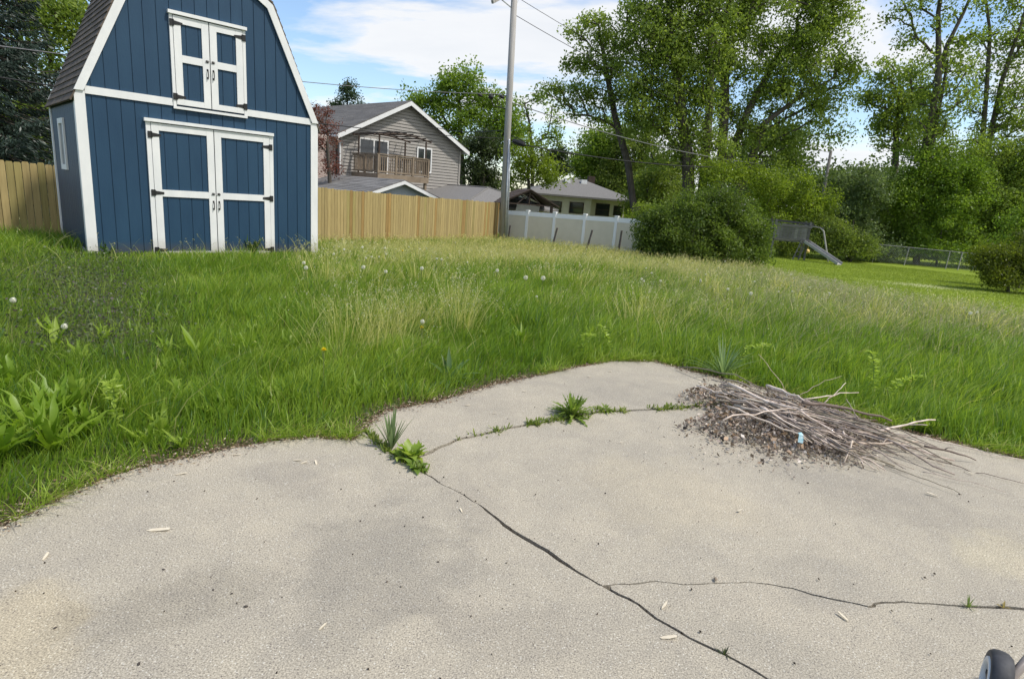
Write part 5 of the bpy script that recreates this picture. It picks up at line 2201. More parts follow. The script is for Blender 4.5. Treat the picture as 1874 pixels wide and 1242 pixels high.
# ------------------------------------------------------------------ broad-leaved plants
def leaf_strip(path, widths, fold=.25):
    """a broad blade leaf along a path; returns verts, quads"""
    P = [np.array(p, float) for p in path]
    V, Q = [], []
    for i, p in enumerate(P):
        d = P[min(i + 1, len(P) - 1)] - P[max(0, i - 1)]
        d /= np.linalg.norm(d) + 1e-9
        s = np.cross(d, [0, 0, 1])
        s = s / (np.linalg.norm(s) + 1e-9)
        nrm = np.cross(s, d)
        w = widths[i]
        V += [p - s * w + nrm * w * fold, p, p + s * w + nrm * w * fold]
    for i in range(len(P) - 1):
        b = i * 3
        Q += [(b, b + 1, b + 4, b + 3), (b + 1, b + 2, b + 5, b + 4)]
    return V, Q


def rosette(name, label, cat, pos, n, L, w, c1, c2, seed, up=(.3, .9), group=None, jag=0.0, extra=None, label_leaf=None, wavy=0.0):
    """a weed: arching leaves from one root"""
    g = np.random.default_rng(seed)
    V, Q, Cc = [], [], []
    for i in range(n):
        az = 2 * PI * (i + g.random()) / n
        el = g.uniform(*up)
        ll = L * g.uniform(.6, 1.15)
        d = np.array([math.cos(az) * math.cos(el), math.sin(az) * math.cos(el), math.sin(el)])
        k = 7 if not jag else 13
        path, ws = [], []
        for j in range(k):
            t = j / (k - 1)
            path.append(d * ll * t + np.array([0, 0, -ll * .38 * t * t * math.cos(el)]) + g.normal(size=3) * wavy * t)
            ww = w * ll / L * (math.sin(PI * min(1, t * .86 + .12)) ** .8) * (1 - t ** 6)
            if jag and j % 2:
                ww *= 1 - jag
            ws.append(max(ww, .001))
        v_, q_ = leaf_strip(path, ws)
        b = len(V)
        V += v_
        Q += [tuple(a + b for a in q) for q in q_]
        t = g.random()
        Cc += [tuple(np.array(c1) * (1 - t) + np.array(c2) * t)] * len(v_)
    me = np_mesh(name, np.array(V), [np.array(Q)], np.array(Cc), True)
    o = link(name, me, M['grass'], loc=pos)
    return tag(o, label, cat, group)


def gpt(u, v, dz=0.0):
    return on_ground(u, v, dz)


WG = 'broad-leaved weeds in the tall grass'
for k, (uu, vv, L_, lab) in enumerate([(-10, 850, .42, 'tall lime dock leaves cut by the left frame edge'), (95, 830, .40, 'lime dock with the longest leaves before the weedy patch'), (150, 800, .30, 'lime dock leaning over the concrete edge side of the left corner'), (20, 720, .36, 'lime dock furthest back in the left corner cluster')]):
    rosette('dock_plant', lab, 'plant', gpt(uu, vv), 22, L_ * .85, .021, (.17, .29, .018), (.27, .40, .04), 230 + k, (.75, 1.4), WG, wavy=.012)
rosette('dock_plant', 'large pale green dock leaves in the left corner of the grass', 'plant', gpt(60, 800), 24, .38, .022, (.17, .29, .018), (.27, .40, .04), 201, (.7, 1.35), WG, wavy=.01)
rosette('dock_plant', 'pale upright dock leaves beside the dark weedy patch', 'plant', gpt(110, 770), 22, .36, .020, (.17, .29, .018), (.27, .40, .04), 202, (.8, 1.4), WG, wavy=.01)
rosette('dock_plant', 'leafy dock clump between the weedy patch and the concrete edge', 'plant', gpt(215, 740), 12, .32, .026, (.2, .32, .02), (.3, .42, .045), 203, (.7, 1.3), WG)
rosette('dock_plant', 'small pale dock in the middle of the left grass', 'plant', gpt(362, 660), 9, .34, .028, (.2, .32, .02), (.3, .42, .045), 204, (.8, 1.3), WG)
rosette('dock_plant', 'blue-green dock with long pointed leaves near the second slab edge', 'plant', gpt(822, 697), 12, .34, .022, (.09, .17, .05), (.14, .23, .09), 205, (.25, 1.2), WG)
rosette('dock_plant', 'dark leafy dock behind the end of the brush pile', 'plant', gpt(1275, 640), 10, .3, .026, (.07, .15, .03), (.12, .2, .05), 206, (.5, 1.2), WG)
rosette('grass_tuft', 'blue-green arching grass tuft at the left end of the brush pile', 'plant', at_z(1322, 690, -.03), 70, .44, .007, (.17, .27, .12), (.30, .40, .2), 207, (.55, 1.35), None)
gw = np.random.default_rng(808)
protos = []
for k in range(70):
    for _ in range(40):
        uu, vv = gw.uniform(20, 1850), gw.uniform(545, 830)
        p = gpt(uu, vv)
        if not blocked(p[0:1], p[1:2])[0] and 2.3 < math.hypot(p[0], p[1]) < 9.5 and not in_poly(p[0:1], p[1:2], mown_poly)[0] and dist_polyline(p[0:1], p[1:2], patio_edge)[0] > .12:
            break
    lab_w = 'pale broad-leaved weed, one of many poking out of the tall grass'
    if k < 4:
        o = rosette('broadleaf_weed', lab_w, 'plant', p, 9 + 3 * k, .27 - .02 * k, .019 - .002 * k, (.17, .29, .02), (.32, .43, .06), 820 + k, (.75, 1.4), 'small broad-leaved weeds in the tall grass', wavy=.012)
        protos.append(o)
    else:
        o = protos[k % 4].copy()
        COL.objects.link(o)
        o.location = p
        o.rotation_euler = (0, 0, gw.uniform(0, 6.28))
        sc = gw.uniform(.7, 1.25)
        o.scale = (sc, sc, sc)

rosette('leafy_weed', 'dark leafy weed growing against the right shed door', 'plant', on_ground(463, 466), 26, .42, .03, (.06, .12, .03), (.12, .2, .05), 240, (.6, 1.4), None, wavy=.03)
rosette('leafy_weed', 'small dark weed at the left front corner of the shed', 'plant', on_ground(196, 470), 18, .3, .022, (.06, .12, .03), (.12, .2, .05), 241, (.6, 1.4), None, wavy=.03)
# weeds in the joints
rosette('dandelion_plant', 'bushy dandelion plant growing in the slab joint', 'plant', at_z(1047, 762, -.01), 84, .22, .019, (.14, .23, .035), (.27, .36, .07), 211, (.2, 1.35), None, jag=.72)
rosette('dandelion_plant', 'smaller dandelion rosette sprawling over the joint edge', 'plant', at_z(1108, 752, -.01), 20, .11, .010, (.15, .23, .03), (.25, .32, .06), 212, (.2, .8), None, jag=.5)
rosette('broadleaf_weed', 'lime green broad-leaved weed where the two cracks meet', 'plant', at_z(752, 842, -.01), 34, .15, .026, (.24, .36, .04), (.38, .48, .09), 213, (.15, 1.25), None, wavy=.006)
rosette('broadleaf_weed', 'small low broad-leaved weed just below the lime green one', 'plant', at_z(763, 858, -.01), 16, .11, .018, (.14, .24, .03), (.22, .32, .06), 214, (.1, .8), None)
rosette('grass_tuft', 'upright pale grass tuft beside the lime green weed', 'plant', at_z(716, 825, -.02), 32, .26, .008, (.16, .24, .1), (.26, .33, .17), 215, (1.1, 1.5), None)
rosette('grass_tuft', 'tiny grass tuft in the thin crack near the right edge', 'plant', at_z(1771, 1112, -.01), 16, .06, .003, (.14, .22, .05), (.25, .31, .1), 216, (.5, 1.4), None)
rosette('grass_tuft', 'tiny dark sprig in the main crack at the lower edge', 'plant', at_z(1325, 1200, -.01), 9, .045, .003, (.05, .07, .03), (.1, .12, .05), 217, (.5, 1.4), None)
rosette('grass_tuft', 'dry yellow sprig at the right end of the thin crack', 'plant', at_z(1836, 1112, -.01), 7, .04, .004, (.35, .28, .1), (.45, .35, .15), 218, (.3, 1.2), None)
# strips of seedlings along the joints
g = np.random.default_rng(60)
V, Q, Cc = [], [], []
for line, a, b, n in ((jl_joint, .26, .42, 70), (jl_joint, .10, .22, 16), (jl_joint, .42, .54, 34), (jl_joint, .62, .98, 150), (jl_main, .02, .2, 60), (jl_main, .2, .36, 70)):
    for _ in range(n):
        t = g.uniform(a, b) * (len(line) - 1)
        p = np.array(line[int(t)])
        pos = np.array([p[0], p[1], -.015]) + np.array([*g.normal(size=2) * .018, 0])
        for j in range(g.integers(3, 6)):
            az, el, ll = g.uniform(0, 2 * PI), g.uniform(.2, 1.3), g.uniform(.02, .06)
            d = np.array([math.cos(az) * math.cos(el), math.sin(az) * math.cos(el), math.sin(el)])
            v_, q_ = leaf_strip([pos, pos + d * ll * .5, pos + d * ll * .85, pos + d * ll], [.0012, .005, .004, .0008])
            bb = len(V)
            V += v_
            Q += [tuple(i + bb for i in q) for q in q_]
            tt = g.random()
            Cc += [tuple(np.array([.13, .2, .03]) * (1 - tt) + np.array([.28, .33, .07]) * tt)] * len(v_)
tag(link('crack_seedlings', np_mesh('crack_seedlings', np.array(V), [np.array(Q)], np.array(Cc), True), M['grass']), kind='stuff')


# climbing bedstraw-like stems over the grass by the pile
def vine(pos, tip, seed, label):
    g = np.random.default_rng(seed)
    d = np.array(tip) - np.array(pos)
    t = thing('bedstraw_plant', label, 'plant', pos, 0, 'pale whorled stems in the grass')
    mb = MB()
    path = [d * s + np.array([0, 0, .12 * math.sin(PI * s)]) * np.linalg.norm(d) + g.normal(size=3) * .01 for s in np.linspace(0, 1, 8)]
    mb.col = (.2, .3, .06)
    mb.tube(path, [.004] * 7 + [.002], 4)
    mb.build('stem', M['grass'], t)
    P, A_, B_ = [], [], []
    for s in np.linspace(.15, 1, 16):
        q = np.array(path)[min(int(s * 7), 7)] * 1.0
        f = s * 7 - int(s * 7)
        if int(s * 7) < 7:
            q = q + (path[int(s * 7) + 1] - path[int(s * 7)]) * f
        for k in range(6):
            b = rand_unit(1, g)[0]
            b[2] = abs(b[2]) * .5
            a = np.cross(b, rand_unit(1, g)[0])
            a /= np.linalg.norm(a)
            P.append(q + b * .03)
            B_.append(b * .032)
            A_.append(a * .010)
    V, F = diamonds(np.array(P), np.array(A_), np.array(B_))
    cc = np.tile(np.array([[.40, .52, .09]]), (len(V), 1))
    link('leaves', np_mesh('leaves', V, [F], cc), M['grass'], t)


for k, (u0, v0, u1, v1, hh, lab) in enumerate([(1600, 735, 1592, 640, .42, 'pale whorled stem standing upright behind the stick pile'), (1605, 740, 1680, 690, .25, 'pale whorled stem leaning right behind the stick pile'),
                                               (1500, 690, 1555, 655, .28, 'pale whorled stem leaning left of the upright one'), (1330, 680, 1400, 630, .25, 'pale whorled stem over the left end of the stick pile'),
                                               (1050, 660, 1080, 610, .22, 'pale whorled stem at the middle slab edge'), (1120, 655, 1100, 600, .25, 'pale whorled stem left of the slab corner'), (215, 790, 200, 700, .3, 'pale whorled stem in the left grass')]):
    a = gpt(u0, v0)
    b = at_y(u1, v1, a[1] + .15)
    vine(a, b, 300 + k, lab)


# ------------------------------------------------------------------ dandelions
def mesh_head(kind, seed):
    g = np.random.default_rng(seed)
    if kind == 'clock':
        n = 150
        d = rand_unit(n, g)
        P = d * .5
        B = d * .5
        A = np.cross(d, rand_unit(n, g))
        A /= np.linalg.norm(A, axis=1, keepdims=True)
        V, F = diamonds(P * .9, A * .035, B * .9)
        n2 = 260
        d2 = rand_unit(n2, g)
        B2 = np.cross(d2, rand_unit(n2, g))
        B2 /= np.linalg.norm(B2, axis=1, keepdims=True)
        A2 = np.cross(d2, B2)
        V2, F2 = diamonds(d2 * .95, A2 * .13, B2 * .13)
        V = np.concatenate([V, V2])
        F = np.concatenate([F, F2 + n * 4])
        return np_mesh('seed_head', V * .024, [F], np.tile(np.array([[.78, .77, .73]]), (len(V), 1)))
    n = 60
    az = g.uniform(0, 2 * PI, n)
    el = g.uniform(.1, 1.3, n)
    d = np.stack([np.cos(az) * np.cos(el), np.sin(az) * np.cos(el), np.sin(el)], -1)
    A = np.cross(d, [0, 0, 1.0])
    A /= np.linalg.norm(A, axis=1, keepdims=True) + 1e-9
    V, F = diamonds(d * .5, A * .14, d * .5)
    return np_mesh('flower', V * .024, [F], np.tile(np.array([[.85, .70, .03]]), (len(V), 1)))


HEAD = {'clock': mesh_head('clock', 1), 'flower': mesh_head('flower', 2)}
HEAD['clock'].materials.append(M['fluff'])
HEAD['flower'].materials.append(M['grass'])


def dandelion(u, v, Y_or_none, h, kind, label, scale=1.0, seed=0, lean=.0, group=None):
    """head is at photo point (u,v); it stands on the ground h below"""
    g = np.random.default_rng(seed)
    p = gpt(u, v, h)
    gz = float(terrain(p[0], p[1]))
    bx, by = p[0] - lean * h + g.normal() * .02, p[1] + g.normal() * .03
    t = thing('dandelion', label, 'dandelion', (bx, by, gz), 0, group)
    tip = np.array([p[0] - bx, p[1] - by, p[2] - gz])
    mb = MB()
    mb.col = (.26, .30, .11)
    path = [np.zeros(3), tip * .35 + np.array([-.02 * lean, 0, .03 * h]), tip * .75 + np.array([-.03 * lean, 0, .04 * h]), tip]
    rr_ = max(.003, .00045 * p[1])
    mb.tube(path, rr_, 5)
    mb.build('stem', M['grass'], t)
    o = link('seed_head' if kind == 'clock' else 'flower', HEAD[kind], None, t, tip)
    s = scale
    o.scale = (s, s, s)
    return t


DG = 'dandelions in the tall grass'
near = [(24, 549, .38, 'clock', 'large white dandelion clock at the left edge of the grass', 1.0, .1), (118, 597, .3, 'clock', 'white dandelion clock on a long arching stem by the weedy patch', .95, 1.0),
        (593, 641, .32, 'flower', 'yellow dandelion flower on a tall stem in the middle grass', 1.1, 0), (772, 600, .34, 'flower', 'yellow dandelion flower just below a white one', 1.0, 0),
        (773, 588, .40, 'clock', 'white dandelion clock just above a yellow flower', .8, 0), (560, 490, .42, 'clock', 'white dandelion clock right of the shed corner, lower of two', 1.15, 0),
        (556, 481, .45, 'clock', 'white dandelion clock right of the shed corner, upper of two', 1.0, 0), (665, 489, .40, 'clock', 'white dandelion clock alone on an arching stem before the pine fence', 1.2, .2),
        (706, 497, .35, 'clock', 'ragged white dandelion clock right of the lone arching one', 1.1, 0), (772, 491, .40, 'clock', 'tall white dandelion clock in the centre grass', 1.2, 0),
        (910, 495, .36, 'clock', 'white dandelion clock left of the bright pair', 1.2, 0), (962, 508, .36, 'clock', 'white dandelion clock at the left of the bright pair', 1.4, 0),
        (994, 509, .36, 'clock', 'brightest white dandelion clock at the right of the bright pair', 1.5, 0), (982, 543, .2, 'clock', 'small low white dandelion clock under the bright pair', .8, 0),
        (1374, 537, .38, 'clock', 'white dandelion clock nearest the right lawn boundary', 1.2, 0), (1332, 529, .36, 'clock', 'white dandelion clock just left of the one nearest the lawn', 1.0, 0),
        (1448, 502, .36, 'clock', 'white dandelion clock on a tall stem below the playset', 1.5, 0), (1450, 514, .3, 'flower', 'yellow dandelion flower below the playset', 1.7, 0),
        (1776, 573, .40, 'clock', 'white dandelion clock pair-mate in the hazy grass at right, larger', 1.1, 0), (1788, 571, .38, 'clock', 'white dandelion clock in the hazy grass at right, smaller', .8, 0),
        (737, 460, .3, 'flower', 'yellow dandelion flower far back before the pine fence', 1.6, 0), (1393, 499, .34, 'clock', 'white dandelion clock left of the ones below the playset', 1.2, 0),
        (1513, 517, .34, 'clock', 'white dandelion clock at the very border of the mown lawn', 1.2, 0)]
for k, (u, v, h, kd, lab, s_, ln) in enumerate(near):
    dandelion(u, v, None, h, kd, lab, s_, 400 + k, ln, DG)
g = np.random.default_rng(77)
far_lab = 'white dandelion clock, one of many small ones in the far tall grass'
for k in range(62):
    if k < 40:
        u, v = g.uniform(590, 1150), g.uniform(436, 478)
    elif k < 54:
        u, v = g.uniform(1150, 1330), g.uniform(462, 505)
    else:
        u, v = g.uniform(1380, 1560), g.uniform(492, 520)
    dandelion(u, v + .02 * (u - 590), None, g.uniform(.28, .4), 'clock', far_lab, g.uniform(.6, 1.05), 500 + k, 0, 'small far dandelion clocks')

# ------------------------------------------------------------------ brush pile
g = np.random.default_rng(90)


def mound(x, y):
    """height of the litter heap under the sticks"""
    u, v = proj(np.stack([x, y, np.zeros_like(x)], -1))
    t = np.clip((u - 1260) / 360, 0, 1)
    cv = 742 + t * 78
    d = (v - cv) / (46 - 8 * t)
    e = np.clip(1 - ((u - 1425 - 25 * np.sin(v * .11)) / 175) ** 2, 0, 1)
    return .095 * np.exp(-d * d * 1.3) * e


def stick_mesh(p0, p1, r, seed, twigs=2, bow=.04, col=None):
    g = np.random.default_rng(seed)
    p0, p1 = np.array(p0, float), np.array(p1, float)
    d = p1 - p0
    ln = np.linalg.norm(d)
    n = 9
    off = np.cumsum(g.normal(size=(n, 3)) * ln * .015, axis=0)
    off -= np.linspace(0, 1, n)[:, None] * off[-1]
    ts = np.linspace(0, 1, n)
    path = p0 + d * ts[:, None] + off + np.array([0, 0, 1]) * (bow * ln * np.sin(PI * ts))[:, None]
    mb = MB()
    c = g.uniform(.38, 1.1)
    mb.col = col or (c, c * g.uniform(.92, 1.0), c * g.uniform(.82, .97))
    rad = [r * (1.05 - .6 * t) * g.uniform(.9, 1.12) for t in ts]
    mb.tube(path - p0, rad, 6)
    for _ in range(twigs):
        i = g.integers(2, n - 1)
        b = path[i] - p0
        dd = d / ln + g.normal(size=3) * .5
        dd[2] = abs(dd[2]) * .5
        dd /= np.linalg.norm(dd)
        l2 = ln * g.uniform(.08, .25)
        mb.tube([b, b + dd * l2 * .5 + g.normal(size=3) * .008, b + dd * l2], [r * .5, r * .38, r * .2], 5)
    return mb


SG = 'dry sticks of the brush pile'
_n_st = [0]


def stick(px0, px1, z0, z1, r, label, seed, twigs=1, bow=.02, col=None, cat='stick'):
    a, b = at_z(*px0, z0), at_z(*px1, z1)
    mb = stick_mesh(a, b, r, seed, twigs, bow, col)
    o = mb.build('stick', M['stick'], loc=a, smooth=True)
    return tag(o, label, cat, SG)


special = [((1240, 674), (1485, 738), .02, .17, .006, 'long thin stick reaching furthest left along the slab edge'),
           ((1402, 706), (1478, 738), .17, .2, .012, 'thick pale stick end pointing up-left on top of the pile'),
           ((1470, 738), (1632, 770), .2, .10, .014, 'thickest dark knotted branch along the back of the pile'),
           ((1470, 730), (1572, 718), .2, .25, .005, 'pale thin stick sticking out level into the grass'),
           ((1600, 790), (1712, 768), .06, .16, .009, 'pale stick rising to the right out of the pile into the grass'),
           ((1690, 816), (1786, 842), .06, .012, .008, 'dark branch with a knobbed end lying furthest right'),
           ((1275, 706), (1330, 722), .06, .13, .008, 'pale forked stick end at the left tip of the pile'),
           ((1330, 705), (1540, 800), .16, .1, .011, 'long pale stick down the middle of the pile, thick at its upper end'),
           ((1400, 742), (1620, 860), .16, .012, .009, 'pair of straight pale sticks down the front, the upper one'),
           ((1390, 750), (1600, 858), .14, .012, .008, 'pair of straight pale sticks down the front, the lower one'),
           ((1640, 790), (1880, 842), .03, .012, .004, 'very long thin pale stem trailing right along the grass edge'),
           ((1620, 850), (1760, 905), .015, .008, .004, 'thin bent stem trailing off the pile towards the camera'),
           ((1700, 838), (1880, 886), .015, .008, .0035, 'thin dark stem trailing across the right slab'),
           ((1690, 862), (1840, 900), .012, .008, .003, 'second thin stem trailing across the right slab, nearer the pile'),
           ((1440, 718), (1388, 648), .14, .42, .003, 'thin straight twig rising up-left into the grass'),
           ((1460, 725), (1540, 688), .16, .3, .003, 'thin twig rising right into the grass behind the pile'),
           ((1505, 740), (1548, 700), .16, .3, .004, 'short pale twig standing up from the back of the pile'),
           ((1570, 765), (1549, 730), .12, .25, .005, 'short forked twig standing upright behind the pile'),
           ((1320, 770), (1480, 748), .12, .17, .006, 'curved pale stick lying across the others on the left'),
           ((1540, 790), (1580, 850), .1, .01, .007, 'pale stick curving steeply down the front right'),
           ((1560, 805), (1545, 845), .1, .02, .006, 'short stick crossing down at the front right'),
           ((1545, 810), (1680, 808), .08, .08, .009, 'stick lying level across the right part of the pile')]
for k, (a, b, z0, z1, r, lab) in enumerate(special):
    col = None
    if 'dark' in lab:
        col = (.32, .28, .26)
    elif 'pale' in lab:
        col = (1.3, 1.25, 1.2)
    stick(a, b, z0, z1, r, lab, 700 + k, 1 if r > .006 else 0, .012, col)
common = 'dry grey-brown stick lying lengthwise among the others in the brush pile'
for k in range(118):
    t = g.random()
    # start towards the upper left, end towards the lower right
    s = g.beta(1.3, 1.5)
    lane = g.normal() * .5
    lane = max(-1, min(1, lane))
    u0 = 1300 + 300 * s * .8 + g.normal() * 18
    v0 = 715 + (u0 - 1300) * .235 + lane * 26
    ln = g.uniform(110, 270)
    ang = g.normal(.34, .10) + (g.normal() * .35 if g.random() < .22 else 0)
    u1, v1 = u0 + ln * math.cos(ang), v0 + ln * math.sin(ang) * (.95 + .25 * max(lane, -.2))
    if u1 > 1750:
        u1, v1 = 1750 - g.random() * 60, v0 + (v1 - v0) * .8
    v1 = max(v1, 700 + (u1 - 1300) * .29)
    v1 = min(v1, 800 + max(0, u1 - 1450) * .28, 868)
    pa, pb = at_z(u0, v0, 0), at_z(u1, v1, 0)
    ha, hb = float(mound(pa[0], pa[1])), float(mound(pb[0], pb[1]))
    zl = g.random() ** 1.2 * .10
    stick((u0, v0), (u1, v1), ha * .9 + .012 + zl, hb * .9 + .010 + zl * g.uniform(.0, .7), g.choice([.0035, .0045, .006, .008, .011], p=[.18, .24, .28, .2, .10]), common, 900 + k, int(g.integers(0, 3)), g.uniform(-.005, .04))

# dry leaf and seed heap below the sticks
n = 21000
u, v = g.uniform(1235, 1640, n), g.uniform(690, 862, n)
pts = np.array([at_z(a, b, 0) for a, b in zip(u, v)])
mh = mound(pts[:, 0], pts[:, 1])
ok = g.random(n) < np.clip(mh / .045, 0, 1)
pts, mh = pts[ok], mh[ok]
m = len(pts)
pts[:, 2] = mh * g.random(m) ** .35 + .004 + g.random(m) * .015
B = rand_unit(m, g)
A = np.cross(B, rand_unit(m, g))
A /= np.linalg.norm(A, axis=1, keepdims=True) + 1e-9
s_ = g.uniform(.006, .019, (m, 1))
V, F = diamonds(pts, A * s_ * g.uniform(.3, .8, (m, 1)), B * s_)
pal = np.array([[.22, .17, .135], [.34, .275, .23], [.13, .10, .085], [.46, .39, .33], [.62, .55, .48]])
col = pal[g.choice(5, m, p=[.30, .3, .14, .17, .09])] * g.uniform(.8, 1.2, (m, 1))
n3 = 520
kx = g.integers(0, m, n3)
P3 = pts[kx] + np.array([0, 0, .012])
B3 = rand_unit(n3, g)
B3[:, 2] *= .5
A3 = np.cross(B3, rand_unit(n3, g))
A3 /= np.linalg.norm(A3, axis=1, keepdims=True) + 1e-9
s3 = g.uniform(.016, .030, (n3, 1))
V3_, F3_ = diamonds(P3, A3 * s3 * .55, B3 * s3)
V, F = np.concatenate([V, V3_]), np.concatenate([F, F3_ + len(V)])
col = np.concatenate([col, np.array([[.30, .21, .14]]) * g.uniform(.6, 1.5, (n3, 1))])
# stragglers round the heap
n2 = 900
a = np.array([at_z(*(np.array([1450, 800]) + g.normal(size=2) * np.array([110, 26])), 0) for _ in range(n2)])
a[:, 2] = .006
B2 = rand_unit(n2, g)
B2[:, 2] *= .3
A2 = np.cross(B2, rand_unit(n2, g))
A2 /= np.linalg.norm(A2, axis=1, keepdims=True) + 1e-9
s2 = g.uniform(.004, .013, (n2, 1))
V2, F2 = diamonds(a, A2 * s2 * .5, B2 * s2)
V, F = np.concatenate([V, V2]), np.concatenate([F, F2 + len(V)])
col = np.concatenate([col, pal[g.choice(5, n2)]])
tag(link('leaf_litter', np_mesh('leaf_litter', V, [F], np.repeat(col, 4, axis=0)), M['litter']), kind='stuff')
# scrap of pale wrapper
mb = MB()
wp = at_z(1464, 800, .10)
mb.prism([(-.018, -.02, -.026), (.012, -.026, -.03), (.020, -.006, .016), (-.010, -.001, .022)], (0, .0015, .001))
mb.prism([(-.010, -.0005, .0222), (.020, -.0055, .0162), (.012, .018, .030), (-.014, .012, .026)], (0, .001, -.0015))
tag(mb.build('wrapper', M['wrapper'], loc=wp), 'crumpled pale blue wrapper caught in the front of the brush pile', 'litter')
# clusters of dark dry seed pods beside the heap
for k, (uu, vv, lab) in enumerate([(1254, 783, 'dark seed pod cluster furthest left of the brush pile'), (1305, 798, 'dark seed pod cluster below the left end of the brush pile'), (1320, 803, 'small dark seed pod just right of the other below the pile')]):
    mb = MB()
    for j in range(7):
        c = g.normal(size=3) * np.array([.02, .02, .006]) + np.array([0, 0, .014])
        mb.lathe([(0, -.008), (.007, -.004), (.009, .002), (.004, .008), (0, .01)], c, rand_unit(1, g)[0], 6)
    mb.tube([(0, 0, .01), (.06, .01, .012)], .002, 4)
    tag(mb.build('seed_pod', M['dark_bit'], loc=at_z(uu, vv, 0)), lab, 'seed pod', 'seed pods by the brush pile')

# ------------------------------------------------------------------ litter along the concrete edge
n = 62000
tt = g.random(n) * (len(PE) - 3)
i0 = tt.astype(int)
E0 = np.array(patio_edge)
p = E0[i0] + (E0[i0 + 1] - E0[i0]) * (tt - i0)[:, None]
ed = E0[i0 + 1] - E0[i0]
lnv = np.linalg.norm(ed, axis=1, keepdims=True)
ok = g.random(n) < np.clip(lnv[:, 0] / .6, .15, 1)
p, ed, lnv = p[ok], ed[ok], lnv[ok]
nrm = np.c_[-ed[:, 1], ed[:, 0]] / lnv
m = len(p)
wv = .03 + .20 * np.clip(fbm(p[:, 0] * 1.7, p[:, 1] * 1.7, 44) - .2, 0, 1)
off = np.where(g.random(m) < .4, g.normal(size=m) * wv * .4, np.abs(g.normal(size=m)) * wv * 1.1) + .010
p = p + nrm * off[:, None]
inside = in_poly(p[:, 0], p[:, 1], patio_poly)
z = np.where(inside, .004, -.025) + g.random(m) * .016
P = np.c_[p, z]
B = rand_unit(m, g)
B[:, 2] *= .25
A = np.cross(B, rand_unit(m, g) * np.array([.4, .4, 1]))
A /= np.linalg.norm(A, axis=1, keepdims=True) + 1e-9
s_ = g.uniform(.004, .011, (m, 1)) * np.where(g.random((m, 1)) < .18, 2.2, 1.0)
V, F = diamonds(P, A * np.clip(s_ * g.uniform(.12, .45, (m, 1)), .0012, .0035), B * s_)
pal = np.array([[.13, .075, .05], [.22, .14, .09], [.07, .05, .036], [.42, .33, .22], [.6, .52, .38]])
col = pal[g.choice(5, m, p=[.3, .27, .17, .17, .09])] * g.uniform(.8, 1.2, (m, 1))
tag(link('edge_litter', np_mesh('edge_litter', V, [F], np.repeat(col, 4, axis=0)), M['litter']), kind='stuff')
# crumbs of soil and bark strewn over the slabs and lying in the cracks
n = 130
uv = np.c_[g.uniform(0, 1874, n), g.uniform(690, 1242, n)]
P = np.array([at_z(a, b, .003) for a, b in uv])
ok = in_poly(P[:, 0], P[:, 1], patio_poly)
P = P[ok]
ls = []
for line in (jl_main, jl_main2, jl_joint):
    for q in line:
        for _ in range(3):
            ls.append((q[0] + g.normal() * .006, q[1] + g.normal() * .006, -.02 + g.random() * .018))
P = np.concatenate([P, np.array(ls)])
m = len(P)
B = rand_unit(m, g)
A = np.cross(B, rand_unit(m, g))
A /= np.linalg.norm(A, axis=1, keepdims=True) + 1e-9
s_ = g.uniform(.0025, .007, (m, 1))
V, F = diamonds(P, A * s_ * .7, B * s_)
V3, F3 = diamonds(P, np.cross(A, B) * s_ * .7, B * s_)
V, F = np.concatenate([V, V3]), np.concatenate([F, F3 + len(V)])
col = np.repeat(np.array([.06, .045, .035]) * g.uniform(.6, 2.0, (len(V) // 4, 1)), 4, axis=0)
tag(link('soil_crumbs', np_mesh('soil_crumbs', V, [F], col), M['litter']), kind='stuff')

# ------------------------------------------------------------------ wood chips lying on the concrete
chips = [(293, 970, .05, .2), (84, 1019, .025, 1.8), (432, 833, .03, .1), (543, 843, .028, .0), (557, 847, .02, .6), (578, 847, .025, 2.0), (331, 868, .028, .4), (1216, 1108, .026, .9), (1222, 1167, .034, .1),
         (1541, 1128, .028, 2.0), (1705, 905, .034, 2.7), (1775, 866, .024, 2.4), (590, 1148, .018, 1.0), (844, 935, .018, 2), (1353, 935, .016, .4), (1136, 810, .014, .3), (905, 757, .018, .1), (960, 717, .018, .1), (1078, 690, .02, 0), (1116, 680, .02, .1), (855, 742, .02, .2)]
chip_lab = ['longest pale wood chip on the left slab', 'rounded pale chip at the left edge of the concrete', 'broad pale chip at the grass edge of the left slab', 'thin brown splinter beside two pale chips', 'left pale chip of the two beside the splinter',
            'right pale chip of the two beside the splinter', 'faint slim chip below the left grass edge', 'pale chip between the main crack and the thin crack', 'pale chip just above the lower end of the main crack', 'pale twisted chip below the thin crack on the right slab',
            'slim pale sliver on the right slab near the trailing stems', 'white curled chip beside the trailing stems', 'small pale flake on the lower middle of the left slab', 'small chip just right of the main crack', 'tiny white chip in the middle of the right slab',
            'tiny chip near the slab joint', 'small flake on the far slab left of the dandelion plant', 'small flake on the far slab at its grass edge', 'flake on the far slab before the grass, left of another', 'flake on the far slab before the grass, right of another', 'flake near the left corner of the far slab']
for k, ((u, v, ln, an), lab) in enumerate(zip(chips, chip_lab)):
    g2 = np.random.default_rng(1200 + k)
    w = ln * g2.uniform(.16, .3)
    out = []
    for t in np.linspace(0, 2 * PI, 9)[:-1]:
        out.append((math.cos(t) * ln * g2.uniform(.75, 1.1), math.sin(t) * w * g2.uniform(.7, 1.2), .004 + .004 * math.cos(t)))
    mb = MB()
    mb.prism(out, (0, 0, .003))
    o = mb.build('wood_chip', M['chip'], loc=at_z(u, v, .0), rz=an)
    tag(o, lab, 'wood chip', 'wood chips on the concrete')
BS = .65
bits = [(299, 1042, .007), (101, 1149, .007), (390, 1079, .006), (424, 1086, .006), (254, 1215, .008), (450, 1110, .009), (1309, 1060, .014)]
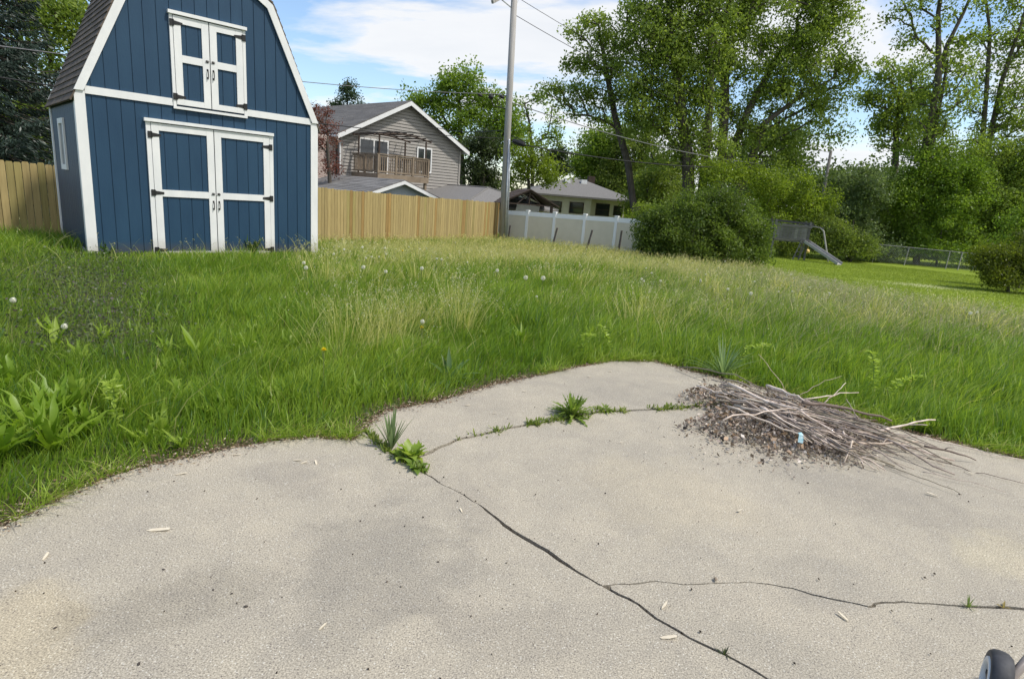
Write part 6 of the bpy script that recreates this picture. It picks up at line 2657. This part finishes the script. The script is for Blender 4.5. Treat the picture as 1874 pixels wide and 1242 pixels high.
bl_ = ['dark crumb in the middle of the left slab', 'dark crumb low on the left slab', 'left dark crumb of two on the left slab centre', 'right dark crumb of two on the left slab centre', 'dark curved crumb at the bottom of the left slab', 'crumbly dark bark bit in the pitted spot of the left slab', 'orange-brown dry leaf scrap in the thin crack']
for k, ((u, v, r), lab) in enumerate(zip(bits, bl_)):
    r *= BS
    mb = MB()
    mb.lathe([(0, -r * .4), (r * .8, -r * .3), (r, 0), (r * .6, r * .5), (0, r * .6)], (0, 0, r * .4), (.2, .1, 1), 7)
    o = mb.build('bark_crumb' if k < 6 else 'dry_leaf', M['dark_bit'] if k < 6 else M['deck'], loc=at_z(u, v, 0))
    o.scale = (1.5, .9, 1)
    o.rotation_euler = (0, 0, k * 1.3)
    tag(o, lab, 'bark crumb' if k < 6 else 'leaf', 'dark crumbs on the concrete' if k < 6 else None)

# ------------------------------------------------------------------ wheel of a small cart at the lower right corner
R_ = .105
wc = at_z(1838, 1200, 2 * R_)
axd = np.array([math.cos(math.radians(146)), math.sin(math.radians(146)), 0])
ctr = np.array([wc[0], wc[1], R_])
cart = thing('hand_cart', 'hand cart corner with black tyre and pale rim, at the lower right corner', 'cart', (ctr[0], ctr[1], 0))
c0 = np.array([0, 0, R_])
mb = MB()
hw_ = .026
mb.lathe([(R_ * .70, hw_), (R_ * .74, hw_ + .003), (R_ * .90, hw_ + .002), (R_ * .975, hw_ * .7), (R_, hw_ * .3), (R_, -hw_ * .3), (R_ * .975, -hw_ * .7), (R_ * .90, -hw_ - .002), (R_ * .72, -hw_), (R_ * .70, -hw_ * .5), (R_ * .70, hw_)], c0, axd, 40)
wheel = mb.build('wheel', M['tyre'], cart, smooth=True)
mb = MB()
mb.lathe([(R_ * .72, hw_ + .001), (R_ * .70, hw_ + .006), (R_ * .56, hw_ + .006), (R_ * .52, hw_ - .004), (R_ * .5, hw_ - .02)], c0, axd, 40)
mb.build('rim', M['rim'], wheel, smooth=True)
mb = MB()
mb.lathe([(R_ * .54, hw_ - .014), (.03, hw_ - .016), (.022, hw_ - .004), (.0, hw_ - .002)], c0, axd, 24)
mb.lathe([(R_ * .7, -hw_ + .006), (.02, -hw_ + .002), (.018, -hw_ - .02), (0, -hw_ - .02)], c0, axd, 24)
for k in range(6):
    t = k * PI / 3
    s1 = np.cross(axd, [0, 0, 1])
    d = s1 * math.cos(t) + np.array([0, 0, 1]) * math.sin(t)
    mb.bar(c0 + d * .015 + axd * (hw_ - .008), c0 + d * R_ * .56 + axd * (hw_ - .008), .012, .008, up=tuple(axd))
mb.build('hub', M['hub'], wheel)
mb = MB()
a = c0 - axd * .045
mb.tube([c0 - axd * .02, a], .016, 10)
mb.build('axle', M['hub'], cart)
mb = MB()
q1, q2 = at_y(1846, 1246, ctr[1] - .03) - (ctr[0], ctr[1], 0), at_y(1880, 1206, ctr[1] + .03) - (ctr[0], ctr[1], 0)
mb.tube([a, q1, q2, q1 + (q2 - q1) * 2.2], .013, 10)
mb.build('frame_tube', M['strut'], cart, smooth=True)
